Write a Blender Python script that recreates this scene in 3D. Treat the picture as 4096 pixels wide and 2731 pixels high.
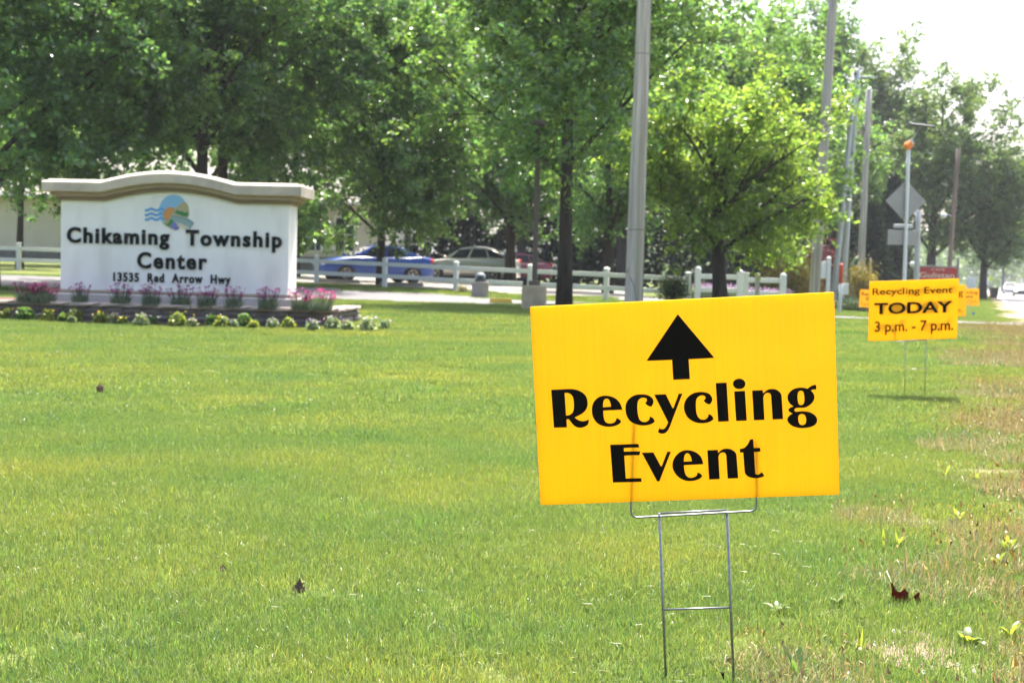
import bpy, math, random
import numpy as np
from mathutils import Vector, Matrix
from mathutils.geometry import tessellate_polygon

for o in list(bpy.data.objects):
    bpy.data.objects.remove(o)
SC = bpy.context.scene
COL = SC.collection
R = math.radians

# ------------------------------------------------------------------ camera
F = 5000.0                       # focal length in pixels of the 4096 px wide photograph
CX, CY = 2048.0, 1365.5
H_CAM = 1.05
PITCH = math.atan((1365.5 - 1100.0) / F)
ROLL = R(1.4)
fw = Vector((0, math.cos(PITCH), -math.sin(PITCH)))
up0 = Vector((0, math.sin(PITCH), math.cos(PITCH)))
rt0 = Vector((1, 0, 0))
rt = rt0 * math.cos(ROLL) + up0 * math.sin(ROLL)
up = up0 * math.cos(ROLL) - rt0 * math.sin(ROLL)
CAMP = Vector((0, 0, H_CAM))
cam = bpy.data.cameras.new('camera')
cam.sensor_width = 36.0
cam.lens = F / 4096.0 * 36.0
cam.clip_start = 0.05
cam.clip_end = 6000
cam.dof.use_dof = True
cam.dof.focus_distance = 3.25
cam.dof.aperture_fstop = 6.3
cam.dof.aperture_blades = 9
camo = bpy.data.objects.new('camera', cam)
COL.objects.link(camo)
camo.matrix_world = Matrix((
    (rt.x, up.x, -fw.x, CAMP.x), (rt.y, up.y, -fw.y, CAMP.y), (rt.z, up.z, -fw.z, CAMP.z), (0, 0, 0, 1)))
SC.camera = camo

# ------------------------------------------------------------------ light
SUN_EL, SUN_AZ = R(62), R(13)       # azimuth from +Y (view direction), positive to the right
sdir = Vector((math.sin(SUN_AZ) * math.cos(SUN_EL), math.cos(SUN_AZ) * math.cos(SUN_EL), math.sin(SUN_EL)))
W = bpy.data.worlds.new('World')
SC.world = W
W.use_nodes = True
nt = W.node_tree
nt.nodes.clear()
sky = nt.nodes.new('ShaderNodeTexSky')
sky.sky_type = 'NISHITA'
sky.sun_disc = False
sky.sun_elevation = SUN_EL
sky.sun_rotation = SUN_AZ
sky.air_density = 1.0
sky.dust_density = 6.5
sky.ozone_density = 1.0
bg = nt.nodes.new('ShaderNodeBackground')
bg.inputs[1].default_value = 0.15
wo = nt.nodes.new('ShaderNodeOutputWorld')
nt.links.new(sky.outputs[0], bg.inputs[0])
nt.links.new(bg.outputs[0], wo.inputs[0])
sl = bpy.data.lights.new('sun', 'SUN')
sl.energy = 4.2
sl.angle = R(0.6)
sl.color = (1.0, 0.95, 0.87)
so = bpy.data.objects.new('sun', sl)
COL.objects.link(so)
so.rotation_euler = (-sdir).to_track_quat('-Z', 'Y').to_euler()
so.location = (0, 20, 60)

SC.render.engine = 'CYCLES'
SC.view_settings.view_transform = 'Standard'
SC.view_settings.look = 'None'
SC.view_settings.gamma = 1.0
SC.view_settings.use_curve_mapping = False
SC.view_settings.exposure = 1.62
cy = SC.cycles
cy.max_bounces = 8
cy.diffuse_bounces = 4
cy.glossy_bounces = 3
cy.transmission_bounces = 6
cy.transparent_max_bounces = 8
cy.volume_bounces = 0
cy.sample_clamp_indirect = 6.0
cy.caustics_reflective = False
cy.caustics_refractive = False
cy.use_denoising = True
try:
    cy.denoiser = 'OPENIMAGEDENOISE'
    cy.denoising_prefilter = 'ACCURATE'
except Exception:
    pass

# ------------------------------------------------------------------ layout helpers
def S(t):
    t = np.clip(t, 0.0, 1.0)
    return t * t * (3 - 2 * t)

def terrain(x, y):
    x = np.asarray(x, float); y = np.asarray(y, float)
    z = 0.3 * S((y - 4) / 18.0) * S((14 - x) / 12.0)
    s = np.clip(0.020 - 0.0017 * x, 0, 0.05) * S((14 - x) / 8.0)
    z = z + s * np.clip(y - 33, 0, 10) + 0.4 * s * np.clip(y - 45, 0, 20)
    z = z + 0.012 * np.sin(x * 1.1 + y * .6) * S((y - 3) / 3.0) * S((30 - y) / 10)
    return z

def tz(x, y):
    return float(terrain(x, y))

def ray(px, py):
    d = fw * F + rt * (px - CX) + up * (CY - py)
    return d / d.y

def at(px, py, Y):
    """point of the world that the photograph shows at this pixel, Y metres ahead"""
    return CAMP + ray(px, py) * Y

def ground_at(px, Y):
    """point on the ground under pixel column px, Y metres ahead"""
    py = 1100 + (px - CX) * 0.0244
    for _ in range(8):
        p = at(px, py, Y)
        e = p.z - tz(p.x, p.y)
        py += e / Y * F
    return Vector((p.x, p.y, tz(p.x, p.y)))

def on_ground(px, py):
    d = ray(px, py)
    lo, hi = 1.0, 400.0
    prev = lo
    t = lo
    while t < hi:
        p = CAMP + d * t
        if p.z < tz(p.x, p.y):
            a, b = prev, t
            for _ in range(24):
                m = (a + b) / 2
                q = CAMP + d * m
                if q.z < tz(q.x, q.y): b = m
                else: a = m
            q = CAMP + d * b
            return Vector((q.x, q.y, tz(q.x, q.y)))
        prev = t
        t *= 1.01
    q = CAMP + d * hi
    return q

TH = R(20.4)                       # direction of the highway, right of the view direction
RD = Vector((math.sin(TH), math.cos(TH), 0))
RN = Vector((math.cos(TH), -math.sin(TH), 0))
def lateral(x, y):
    return x * math.cos(TH) - y * math.sin(TH)

# ------------------------------------------------------------------ object helpers
def tag(o, label=None, cat=None, group=None, kind=None):
    if label: o['label'] = label
    if cat: o['category'] = cat
    if group: o['group'] = group
    if kind: o['kind'] = kind
    return o

def empty(name, loc, rz=0.0, label=None, cat=None, group=None):
    o = bpy.data.objects.new(name, None)
    o.empty_display_size = 0.1
    COL.objects.link(o)
    o.location = loc
    o.rotation_euler = (0, 0, rz)
    return tag(o, label, cat, group)

def link(name, me, mat=None, parent=None, loc=None, rot=None):
    o = bpy.data.objects.new(name, me)
    COL.objects.link(o)
    if mat is not None and len(me.materials) == 0:
        me.materials.append(mat)
    if parent is not None: o.parent = parent
    if loc is not None: o.location = loc
    if rot is not None: o.rotation_euler = rot
    return o

def npmesh(name, v, f, smooth=False, col=None):
    """v (N,3), f (M,k) all faces the same size"""
    v = np.asarray(v, np.float32); f = np.asarray(f, np.int32)
    me = bpy.data.meshes.new(name)
    M, k = f.shape
    me.vertices.add(len(v)); me.vertices.foreach_set('co', v.ravel())
    me.loops.add(M * k); me.loops.foreach_set('vertex_index', f.ravel())
    me.polygons.add(M)
    me.polygons.foreach_set('loop_start', np.arange(0, M * k, k, dtype=np.int32))
    if smooth: me.polygons.foreach_set('use_smooth', np.ones(M, bool))
    if col is not None:
        a = me.attributes.new('Col', 'FLOAT_COLOR', 'POINT')
        c = np.ones((len(v), 4), np.float32); c[:, :3] = col
        a.data.foreach_set('color', c.ravel())
    me.update(calc_edges=True)
    return me

def pymesh(name, v, f, smooth=False):
    me = bpy.data.meshes.new(name)
    me.from_pydata([tuple(p) for p in v], [], [tuple(q) for q in f])
    if smooth:
        for p in me.polygons: p.use_smooth = True
    me.update()
    return me

class MB:
    """collects shapes for ONE mesh"""
    def __init__(s): s.v = []; s.f = []
    def add(s, v, f):
        b = len(s.v); s.v += [Vector(p) for p in v]; s.f += [tuple(i + b for i in q) for q in f]; return s
    def box(s, c, d, bev=0.0, rot=None):
        cx, cyy, cz = c; hx, hy, hz = d[0] / 2, d[1] / 2, d[2] / 2
        if bev <= 0:
            v = [(x * hx, y * hy, z * hz) for z in (-1, 1) for y in (-1, 1) for x in (-1, 1)]
            f = [(0, 2, 3, 1), (4, 5, 7, 6), (0, 1, 5, 4), (2, 6, 7, 3), (0, 4, 6, 2), (1, 3, 7, 5)]
        else:
            b = min(bev, hx * .9, hy * .9, hz * .9)
            def ring(z, e):
                X, Y = hx - e, hy - e
                q = b * .7 if e == 0 else b * .5
                return [(-X + q, -Y, z), (X - q, -Y, z), (X, -Y + q, z), (X, Y - q, z), (X - q, Y, z), (-X + q, Y, z), (-X, Y - q, z), (-X, -Y + q, z)]
            v = ring(-hz, b) + ring(-hz + b, 0) + ring(hz - b, 0) + ring(hz, b)
            f = [tuple(range(7, -1, -1)), tuple(range(24, 32))]
            for k in range(3):
                for i in range(8):
                    j = (i + 1) % 8
                    f.append((k * 8 + i, k * 8 + j, (k + 1) * 8 + j, (k + 1) * 8 + i))
        v = [Vector(p) for p in v]
        if rot is not None: v = [rot @ p for p in v]
        return s.add([p + Vector(c) for p in v], f)
    def tube(s, pts, rad, n=8, caps=True):
        pts = [Vector(p) for p in pts]
        if not hasattr(rad, '__len__'): rad = [rad] * len(pts)
        v = []; f = []
        ref = None
        for i, p in enumerate(pts):
            a = pts[max(i - 1, 0)]; b = pts[min(i + 1, len(pts) - 1)]
            t = (b - a).normalized()
            if ref is None:
                ref = Vector((1, 0, 0)) if abs(t.x) < .8 else Vector((0, 1, 0))
            u = (ref - t * ref.dot(t)).normalized(); ref = u
            w = t.cross(u)
            for k in range(n):
                q = 2 * math.pi * k / n
                v.append(p + (u * math.cos(q) + w * math.sin(q)) * rad[i])
        for i in range(len(pts) - 1):
            for k in range(n):
                j = (k + 1) % n
                f.append((i * n + k, i * n + j, (i + 1) * n + j, (i + 1) * n + k))
        if caps:
            f.append(tuple(range(n - 1, -1, -1))); f.append(tuple(range((len(pts) - 1) * n, len(pts) * n)))
        return s.add(v, f)
    def lathe(s, prof, n=24, c=(0, 0, 0), axis='z'):
        v = []; f = []
        for r, z in prof:
            for k in range(n):
                q = 2 * math.pi * k / n
                p = (r * math.cos(q), r * math.sin(q), z)
                if axis == 'y': p = (p[0], p[2], p[1])
                if axis == 'x': p = (p[2], p[0], p[1])
                v.append((p[0] + c[0], p[1] + c[1], p[2] + c[2]))
        for i in range(len(prof) - 1):
            for k in range(n):
                j = (k + 1) % n
                f.append((i * n + k, i * n + j, (i + 1) * n + j, (i + 1) * n + k))
        f.append(tuple(range(n - 1, -1, -1))); f.append(tuple(range((len(prof) - 1) * n, len(prof) * n)))
        return s.add(v, f)
    def prism(s, loops, y0, y1):
        """2D outline(s) in (x,z), extruded from y0 (front) to y1"""
        loops3 = [[Vector((p[0], p[1], 0)) for p in l] for l in loops]
        tri = tessellate_polygon(loops3)
        flat = [p for l in loops3 for p in l]
        n = len(flat)
        v = [(p.x, y0, p.y) for p in flat] + [(p.x, y1, p.y) for p in flat]
        f = []
        for t in tri:
            a, b, c = (flat[i] for i in t)
            ccw = (b - a).cross(c - a).z > 0
            t = tuple(t) if ccw else tuple(reversed(t))
            f.append(t); f.append(tuple(i + n for i in reversed(t)))
        k = 0
        for l in loops3:
            m = len(l)
            for i in range(m):
                j = (i + 1) % m
                f.append((k + i, k + j, k + j + n, k + i + n))
            k += m
        return s.add(v, f)
    def mesh(s, name, smooth=False): return pymesh(name, s.v, s.f, smooth)
    def build(s, name, mat, parent=None, smooth=False, loc=None, rot=None):
        return link(name, s.mesh(name, smooth), mat, parent, loc, rot)

def fix_normals(o):
    import bmesh
    bm = bmesh.new(); bm.from_mesh(o.data)
    bmesh.ops.recalc_face_normals(bm, faces=bm.faces)
    bm.to_mesh(o.data); bm.free()

ORD = ['first', 'second', 'third', 'fourth', 'fifth', 'sixth', 'seventh', 'eighth', 'ninth', 'tenth', 'eleventh', 'twelfth',
       'thirteenth', 'fourteenth', 'fifteenth', 'sixteenth', 'seventeenth', 'eighteenth', 'nineteenth', 'twentieth',
       'twenty-first', 'twenty-second', 'twenty-third', 'twenty-fourth', 'twenty-fifth', 'twenty-sixth']

# ------------------------------------------------------------------ materials
def new_mat(name):
    m = bpy.data.materials.new(name)
    m.use_nodes = True
    m.node_tree.nodes.clear()
    return m, m.node_tree.nodes, m.node_tree.links

def surf(name, c1, c2=None, rough=0.7, scale=4.0, metallic=0.0, bump=0.0, bscale=30.0, spec=0.4, stretch=None, c3=None, s3=0.4, coat=0.0):
    """principled surface whose colour wanders between c1, c2 (fine) and c3 (broad)"""
    m, N, L = new_mat(name)
    out = N.new('ShaderNodeOutputMaterial'); b = N.new('ShaderNodeBsdfPrincipled')
    L.new(b.outputs[0], out.inputs[0])
    b.inputs['Roughness'].default_value = rough
    b.inputs['Metallic'].default_value = metallic
    b.inputs['Specular IOR Level'].default_value = spec
    b.inputs['Coat Weight'].default_value = coat
    b.inputs['Coat Roughness'].default_value = 0.05
    b.inputs['Base Color'].default_value = (*c1, 1)
    if c2 is None and bump == 0: return m
    tc = N.new('ShaderNodeTexCoord'); mp = N.new('ShaderNodeMapping')
    L.new(tc.outputs['Object'], mp.inputs[0])
    if stretch: mp.inputs['Scale'].default_value = stretch
    if c2 is not None:
        n = N.new('ShaderNodeTexNoise'); n.inputs['Scale'].default_value = scale; n.inputs['Detail'].default_value = 6
        n.inputs['Roughness'].default_value = .65
        L.new(mp.outputs[0], n.inputs['Vector'])
        r = N.new('ShaderNodeValToRGB'); r.color_ramp.elements[0].position = .33; r.color_ramp.elements[1].position = .68
        r.color_ramp.elements[0].color = (*c1, 1); r.color_ramp.elements[1].color = (*c2, 1)
        L.new(n.outputs[0], r.inputs[0])
        last = r.outputs[0]
        if c3 is not None:
            n3 = N.new('ShaderNodeTexNoise'); n3.inputs['Scale'].default_value = s3; n3.inputs['Detail'].default_value = 4
            L.new(mp.outputs[0], n3.inputs['Vector'])
            r3 = N.new('ShaderNodeValToRGB'); r3.color_ramp.elements[0].position = .5; r3.color_ramp.elements[1].position = .7
            L.new(n3.outputs[0], r3.inputs[0])
            mx = N.new('ShaderNodeMix'); mx.data_type = 'RGBA'
            L.new(r3.outputs[0], mx.inputs[0]); L.new(last, mx.inputs[6]); mx.inputs[7].default_value = (*c3, 1)
            last = mx.outputs[2]
        L.new(last, b.inputs['Base Color'])
    if bump:
        n2 = N.new('ShaderNodeTexNoise'); n2.inputs['Scale'].default_value = bscale; n2.inputs['Detail'].default_value = 5
        L.new(mp.outputs[0], n2.inputs['Vector'])
        bp = N.new('ShaderNodeBump'); bp.inputs['Strength'].default_value = bump; bp.inputs['Distance'].default_value = .02
        L.new(n2.outputs[0], bp.inputs['Height']); L.new(bp.outputs[0], b.inputs['Normal'])
    return m

def leafmat(name, base, trans, mix=0.45, gloss=0.06, rough=0.35, world=None, bands=None):
    """thin leaf: colour attribute times base, lets light through. world = (colour, noise scale, amount) for broad patches"""
    m, N, L = new_mat(name)
    out = N.new('ShaderNodeOutputMaterial')
    at_ = N.new('ShaderNodeAttribute'); at_.attribute_name = 'Col'
    def mul(c):
        x = N.new('ShaderNodeMix'); x.data_type = 'RGBA'; x.blend_type = 'MULTIPLY'; x.inputs[0].default_value = 1
        L.new(at_.outputs['Color'], x.inputs[6]); x.inputs[7].default_value = (*c, 1)
        return x.outputs[2]
    cd, ct = mul(base), mul(trans)
    if world:
        g = N.new('ShaderNodeNewGeometry')
        for (wc, sc, lo, hi, amt) in world:
            n = N.new('ShaderNodeTexNoise'); n.inputs['Scale'].default_value = sc; n.inputs['Detail'].default_value = 3
            L.new(g.outputs['Position'], n.inputs['Vector'])
            rmp = N.new('ShaderNodeMapRange'); rmp.inputs[1].default_value = lo; rmp.inputs[2].default_value = hi; rmp.inputs[4].default_value = amt
            L.new(n.outputs[0], rmp.inputs[0])
            res = []
            for src in (cd, ct):
                x = N.new('ShaderNodeMix'); x.data_type = 'RGBA'; x.blend_type = 'MULTIPLY'
                L.new(rmp.outputs[0], x.inputs[0]); L.new(src, x.inputs[6]); x.inputs[7].default_value = (*wc, 1)
                res.append(x.outputs[2])
            cd, ct = res
    if bands:                                   # faint mower passes
        bd_, wl, bc_ = bands
        dp = N.new('ShaderNodeVectorMath'); dp.operation = 'DOT_PRODUCT'; dp.inputs[1].default_value = bd_; L.new(g.outputs['Position'], dp.inputs[0])
        nz = N.new('ShaderNodeTexNoise'); nz.inputs['Scale'].default_value = .35; L.new(g.outputs['Position'], nz.inputs['Vector'])
        ad_ = N.new('ShaderNodeMath'); ad_.operation = 'MULTIPLY_ADD'; ad_.inputs[1].default_value = wl * .9; L.new(nz.outputs[0], ad_.inputs[0]); L.new(dp.outputs['Value'], ad_.inputs[2])
        mu_ = N.new('ShaderNodeMath'); mu_.operation = 'MULTIPLY'; mu_.inputs[1].default_value = 2 * math.pi / wl; L.new(ad_.outputs[0], mu_.inputs[0])
        si_ = N.new('ShaderNodeMath'); si_.operation = 'SINE'; L.new(mu_.outputs[0], si_.inputs[0])
        mr_ = N.new('ShaderNodeMapRange'); mr_.inputs[1].default_value = -.7; mr_.inputs[2].default_value = .7; L.new(si_.outputs[0], mr_.inputs[0])
        res = []
        for src in (cd, ct):
            x = N.new('ShaderNodeMix'); x.data_type = 'RGBA'; x.blend_type = 'MULTIPLY'
            L.new(mr_.outputs[0], x.inputs[0]); L.new(src, x.inputs[6]); x.inputs[7].default_value = (*bc_, 1); res.append(x.outputs[2])
        cd, ct = res
    d = N.new('ShaderNodeBsdfDiffuse'); t = N.new('ShaderNodeBsdfTranslucent'); gl = N.new('ShaderNodeBsdfGlossy')
    gl.inputs['Roughness'].default_value = rough
    L.new(cd, d.inputs[0]); L.new(ct, t.inputs[0])
    m1 = N.new('ShaderNodeMixShader'); m1.inputs[0].default_value = mix
    L.new(d.outputs[0], m1.inputs[1]); L.new(t.outputs[0], m1.inputs[2])
    m2 = N.new('ShaderNodeMixShader'); m2.inputs[0].default_value = gloss
    L.new(m1.outputs[0], m2.inputs[1]); L.new(gl.outputs[0], m2.inputs[2])
    L.new(m2.outputs[0], out.inputs[0])
    return m

def sheetmat(name, col, fl=0.0045):
    """fluted translucent plastic sheet"""
    m, N, L = new_mat(name)
    out = N.new('ShaderNodeOutputMaterial')
    tc = N.new('ShaderNodeTexCoord')
    sp = N.new('ShaderNodeSeparateXYZ'); L.new(tc.outputs['Object'], sp.inputs[0])
    w = N.new('ShaderNodeMath'); w.operation = 'MULTIPLY'; w.inputs[1].default_value = 2 * math.pi / fl; L.new(sp.outputs[0], w.inputs[0])
    sn = N.new('ShaderNodeMath'); sn.operation = 'SINE'; L.new(w.outputs[0], sn.inputs[0])
    mp = N.new('ShaderNodeMapping'); mp.inputs['Scale'].default_value = (60, 1, 1.2); L.new(tc.outputs['Object'], mp.inputs[0])
    n = N.new('ShaderNodeTexNoise'); n.inputs['Scale'].default_value = 1.6; n.inputs['Detail'].default_value = 4; L.new(mp.outputs[0], n.inputs['Vector'])
    n2 = N.new('ShaderNodeTexNoise'); n2.inputs['Scale'].default_value = 7; n2.inputs['Detail'].default_value = 5; L.new(tc.outputs['Object'], n2.inputs['Vector'])
    a = N.new('ShaderNodeMath'); a.operation = 'MULTIPLY_ADD'; a.inputs[1].default_value = .05; a.inputs[2].default_value = .86; L.new(sn.outputs[0], a.inputs[0])
    b = N.new('ShaderNodeMath'); b.operation = 'MULTIPLY_ADD'; b.inputs[1].default_value = .16; L.new(n.outputs[0], b.inputs[0]); L.new(a.outputs[0], b.inputs[2])
    c = N.new('ShaderNodeMath'); c.operation = 'MULTIPLY_ADD'; c.inputs[1].default_value = .10; L.new(n2.outputs[0], c.inputs[0]); L.new(b.outputs[0], c.inputs[2])
    cm = N.new('ShaderNodeMix'); cm.data_type = 'RGBA'; cm.blend_type = 'MULTIPLY'; cm.inputs[0].default_value = 1
    cm.inputs[6].default_value = (*col, 1); L.new(c.outputs[0], cm.inputs[7])
    d = N.new('ShaderNodeBsdfDiffuse'); t = N.new('ShaderNodeBsdfTranslucent'); g = N.new('ShaderNodeBsdfGlossy')
    g.inputs['Roughness'].default_value = .4
    L.new(cm.outputs[2], d.inputs[0]); L.new(cm.outputs[2], t.inputs[0])
    m1 = N.new('ShaderNodeMixShader'); m1.inputs[0].default_value = .62
    L.new(d.outputs[0], m1.inputs[1]); L.new(t.outputs[0], m1.inputs[2])
    m2 = N.new('ShaderNodeMixShader'); m2.inputs[0].default_value = .03
    L.new(m1.outputs[0], m2.inputs[1]); L.new(g.outputs[0], m2.inputs[2])
    L.new(m2.outputs[0], out.inputs[0])
    return m

def emis(name, col, s):
    m, N, L = new_mat(name)
    out = N.new('ShaderNodeOutputMaterial'); e = N.new('ShaderNodeEmission')
    e.inputs[0].default_value = (*col, 1); e.inputs[1].default_value = s
    L.new(e.outputs[0], out.inputs[0]); return m

M = {}
M['sign_yellow'] = sheetmat('sign_yellow', (0.88, 0.565, 0.006))
M['ink'] = surf('ink', (0.004, 0.0037, 0.003), rough=.75, spec=.12)
M['wire'] = surf('wire', (0.30, 0.31, 0.33), (0.20, 0.21, 0.22), rough=.38, metallic=.9, scale=60)
M['stucco'] = surf('stucco', (0.85, 0.845, 0.83), (0.79, 0.79, 0.78), rough=.9, scale=3, bump=.25, bscale=160, c3=(.70, .695, .68), s3=2.4, stretch=(1, 1, .35))
M['cap_stone'] = surf('cap_stone', (0.57, 0.50, 0.41), (0.47, 0.415, 0.345), rough=.9, scale=7, bump=.2, bscale=120, c3=(.33, .30, .26), s3=1.3)
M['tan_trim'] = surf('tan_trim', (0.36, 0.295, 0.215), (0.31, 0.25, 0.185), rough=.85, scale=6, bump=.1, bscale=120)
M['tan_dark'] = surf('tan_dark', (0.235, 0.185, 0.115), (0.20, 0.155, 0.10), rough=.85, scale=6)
M['plinth'] = surf('plinth', (0.55, 0.50, 0.46), (0.46, 0.42, 0.39), rough=.9, scale=5, bump=.2, bscale=90)
M['letter'] = surf('letter', (0.006, 0.009, 0.009), rough=.7, spec=.2)
M['block'] = surf('block', (0.17, 0.155, 0.15), (0.10, 0.095, 0.095), rough=.95, scale=14, bump=.8, bscale=30, c3=(.20, .17, .15), s3=2.5)
M['block_cap'] = surf('block_cap', (0.40, 0.33, 0.29), (0.30, 0.255, 0.235), rough=.95, scale=10, bump=.6, bscale=40)
M['mulch'] = surf('mulch', (0.14, 0.075, 0.055), (0.08, 0.045, 0.035), rough=1, scale=25, bump=1, bscale=50)
M['vinyl'] = surf('vinyl', (0.74, 0.75, 0.76), (0.68, 0.69, 0.70), rough=.45, scale=1.5, c3=(.60, .60, .57), s3=.9)
M['asphalt'] = surf('asphalt', (0.155, 0.15, 0.155), (0.125, 0.12, 0.125), rough=.85, scale=2.2, bump=.2, bscale=60, c3=(.11, .105, .11), s3=.25)
M['concrete'] = surf('concrete', (0.30, 0.275, 0.245), (0.25, 0.23, 0.205), rough=.9, scale=1.5, bump=.2, bscale=50, c3=(.21, .195, .175), s3=.3)
M['highway'] = surf('highway', (0.115, 0.113, 0.118), (0.09, 0.088, 0.092), rough=.62, scale=1.5, bump=.1, bscale=60, stretch=(1, .06, 1), spec=.5)
M['white_line'] = surf('white_line', (0.7, 0.7, 0.68), (0.55, 0.55, 0.53), rough=.6, scale=9)
M['bark'] = surf('bark', (0.060, 0.048, 0.038), (0.026, 0.021, 0.018), rough=.95, scale=9, stretch=(1, 1, .18), bump=.9, bscale=24)
M['bark_far'] = surf('bark_far', (0.075, 0.065, 0.055), (0.04, 0.034, 0.03), rough=.95, scale=6, stretch=(1, 1, .2))
M['pole_wood'] = surf('pole_wood', (0.55, 0.52, 0.485), (0.25, 0.23, 0.21), rough=.95, scale=15, stretch=(1, 1, .035), bump=.9, bscale=22, c3=(.27, .26, .215), s3=4)
M['pole_brown'] = surf('pole_brown', (0.25, 0.19, 0.165), (0.17, 0.13, 0.115), rough=.9, scale=10, stretch=(1, 1, .05), bump=.4)
M['steel'] = surf('steel', (0.46, 0.48, 0.51), (0.38, 0.40, 0.43), rough=.5, metallic=.35, scale=5)
M['alu'] = surf('alu', (0.36, 0.36, 0.345), (0.31, 0.31, 0.30), rough=.5, metallic=.4, scale=4)
M['wrap'] = surf('wrap', (0.05, 0.05, 0.05), rough=.7)
M['lamp_brown'] = surf('lamp_brown', (0.115, 0.092, 0.075), (0.09, 0.073, 0.06), rough=.5, scale=4)
M['base_conc'] = surf('base_conc', (0.46, 0.39, 0.27), (0.37, 0.31, 0.21), rough=.9, scale=5, bump=.3, bscale=60, c3=(.26, .24, .19), s3=1.8)
M['aggregate'] = surf('aggregate', (0.36, 0.34, 0.32), (0.24, 0.225, 0.215), rough=.95, scale=45, bump=.6, bscale=70)
M['lid_blue'] = surf('lid_blue', (0.22, 0.27, 0.32), (0.17, 0.21, 0.26), rough=.5, scale=3)
M['dark_liner'] = surf('dark_liner', (0.025, 0.025, 0.028), rough=.5)
M['yellow_paint'] = surf('yellow_paint', (0.72, 0.52, 0.08), (0.6, 0.42, 0.07), rough=.7, scale=6)
M['orange'] = surf('orange', (0.85, 0.25, 0.03), rough=.4)
M['orange_red'] = surf('orange_red', (0.62, 0.11, 0.05), (0.52, 0.09, 0.045), rough=.5, scale=5)
M['white_plastic'] = surf('white_plastic', (0.72, 0.75, 0.78), (0.64, 0.67, 0.7), rough=.45, scale=3)
M['red_board'] = surf('red_board', (0.44, 0.035, 0.04), (0.36, 0.03, 0.036), rough=.5, scale=4)
M['cream_letter'] = surf('cream_letter', (0.68, 0.55, 0.42), rough=.6)
M['grey_frame'] = surf('grey_frame', (0.20, 0.19, 0.19), rough=.6)
M['panel_dark'] = surf('panel_dark', (0.03, 0.03, 0.035), rough=.25)
M['siding'] = surf('siding', (0.60, 0.56, 0.49), (0.54, 0.50, 0.44), rough=.8, scale=1.2)
M['siding_white'] = surf('siding_white', (0.72, 0.71, 0.68), (0.64, 0.63, 0.60), rough=.8, scale=1.2)
M['roof'] = surf('roof', (0.40, 0.37, 0.335), (0.30, 0.28, 0.255), rough=.95, scale=5, bump=.4, bscale=20)
M['stone_base'] = surf('stone_base', (0.22, 0.21, 0.20), (0.13, 0.125, 0.12), rough=.95, scale=6, bump=.5, bscale=14)
M['glass'] = surf('glass', (0.035, 0.045, 0.055), rough=.05, spec=.7)
M['glass_tint'] = surf('glass_tint', (0.022, 0.028, 0.032), rough=.15, spec=.1)
M['paint_blue'] = surf('paint_blue', (0.010, 0.058, 0.30), rough=.35, spec=.3, coat=.35)
M['paint_silver'] = surf('paint_silver', (0.46, 0.44, 0.41), rough=.3, metallic=.55, coat=.8)
M['paint_maroon'] = surf('paint_maroon', (0.19, 0.018, 0.03), rough=.3, coat=1.0)
M['paint_white'] = surf('paint_white', (0.62, 0.66, 0.70), rough=.3, coat=.8)
M['paint_dark'] = surf('paint_dark', (0.09, 0.12, 0.14), rough=.3, coat=.8)
M['tyre'] = surf('tyre', (0.018, 0.018, 0.019), rough=.85)
M['rim'] = surf('rim', (0.50, 0.49, 0.48), rough=.35, metallic=.6)
M['trim_black'] = surf('trim_black', (0.02, 0.02, 0.022), rough=.6)
M['tail_red'] = surf('tail_red', (0.50, 0.02, 0.02), rough=.2)
M['lens'] = surf('lens', (0.65, 0.62, 0.55), rough=.12, spec=.8)
M['headlight_lit'] = emis('headlight_lit', (1.0, 0.93, 0.75), 14)
M['green_metal'] = surf('green_metal', (0.10, 0.24, 0.13), rough=.5)
M['green_box'] = surf('green_box', (0.21, 0.27, 0.24), (0.17, 0.22, 0.20), rough=.6, scale=3)
M['teal'] = surf('teal', (0.10, 0.42, 0.42), rough=.5)
M['lime'] = surf('lime', (0.52, 0.70, 0.03), rough=.5)
M['flag_blue'] = surf('flag_blue', (0.05, 0.16, 0.70), rough=.6)
M['soil'] = surf('soil', (0.30, 0.215, 0.15), (0.21, 0.15, 0.105), rough=1, scale=12, bump=.6, bscale=40)
M['dead_leaf'] = leafmat('dead_leaf', (0.095, 0.030, 0.016), (0.24, 0.035, 0.012), mix=.4, gloss=.03)
M['dead_leaf_pale'] = leafmat('dead_leaf_pale', (0.10, 0.06, 0.035), (0.16, 0.08, 0.04), mix=.3, gloss=.03)
M['cone'] = surf('cone', (0.30, 0.22, 0.17), (0.18, 0.13, 0.10), rough=.9, scale=40)
# foliage
M['leaf_maple'] = leafmat('leaf_maple', (0.062, 0.138, 0.044), (0.205, 0.38, 0.066), mix=.51, gloss=.055, rough=.3)
M['leaf_dark'] = leafmat('leaf_dark', (0.055, 0.130, 0.051), (0.178, 0.355, 0.073), mix=.51, gloss=.055, rough=.3)
M['leaf_bright'] = leafmat('leaf_bright', (0.090, 0.175, 0.040), (0.295, 0.46, 0.054), mix=.54, gloss=.045, rough=.3)
M['leaf_oak'] = leafmat('leaf_oak', (0.072, 0.135, 0.052), (0.19, 0.315, 0.065), mix=.47, gloss=.055)
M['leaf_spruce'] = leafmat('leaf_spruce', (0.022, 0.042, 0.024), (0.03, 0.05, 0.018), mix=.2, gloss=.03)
M['leaf_gold'] = leafmat('leaf_gold', (0.16, 0.14, 0.028), (0.34, 0.27, 0.03), mix=.45, gloss=.04)
M['leaf_burgundy'] = leafmat('leaf_burgundy', (0.07, 0.018, 0.022), (0.16, 0.02, 0.03), mix=.4, gloss=.05)
M['leaf_shrub'] = leafmat('leaf_shrub', (0.030, 0.060, 0.022), (0.07, 0.12, 0.02), mix=.35, gloss=.05)
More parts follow.
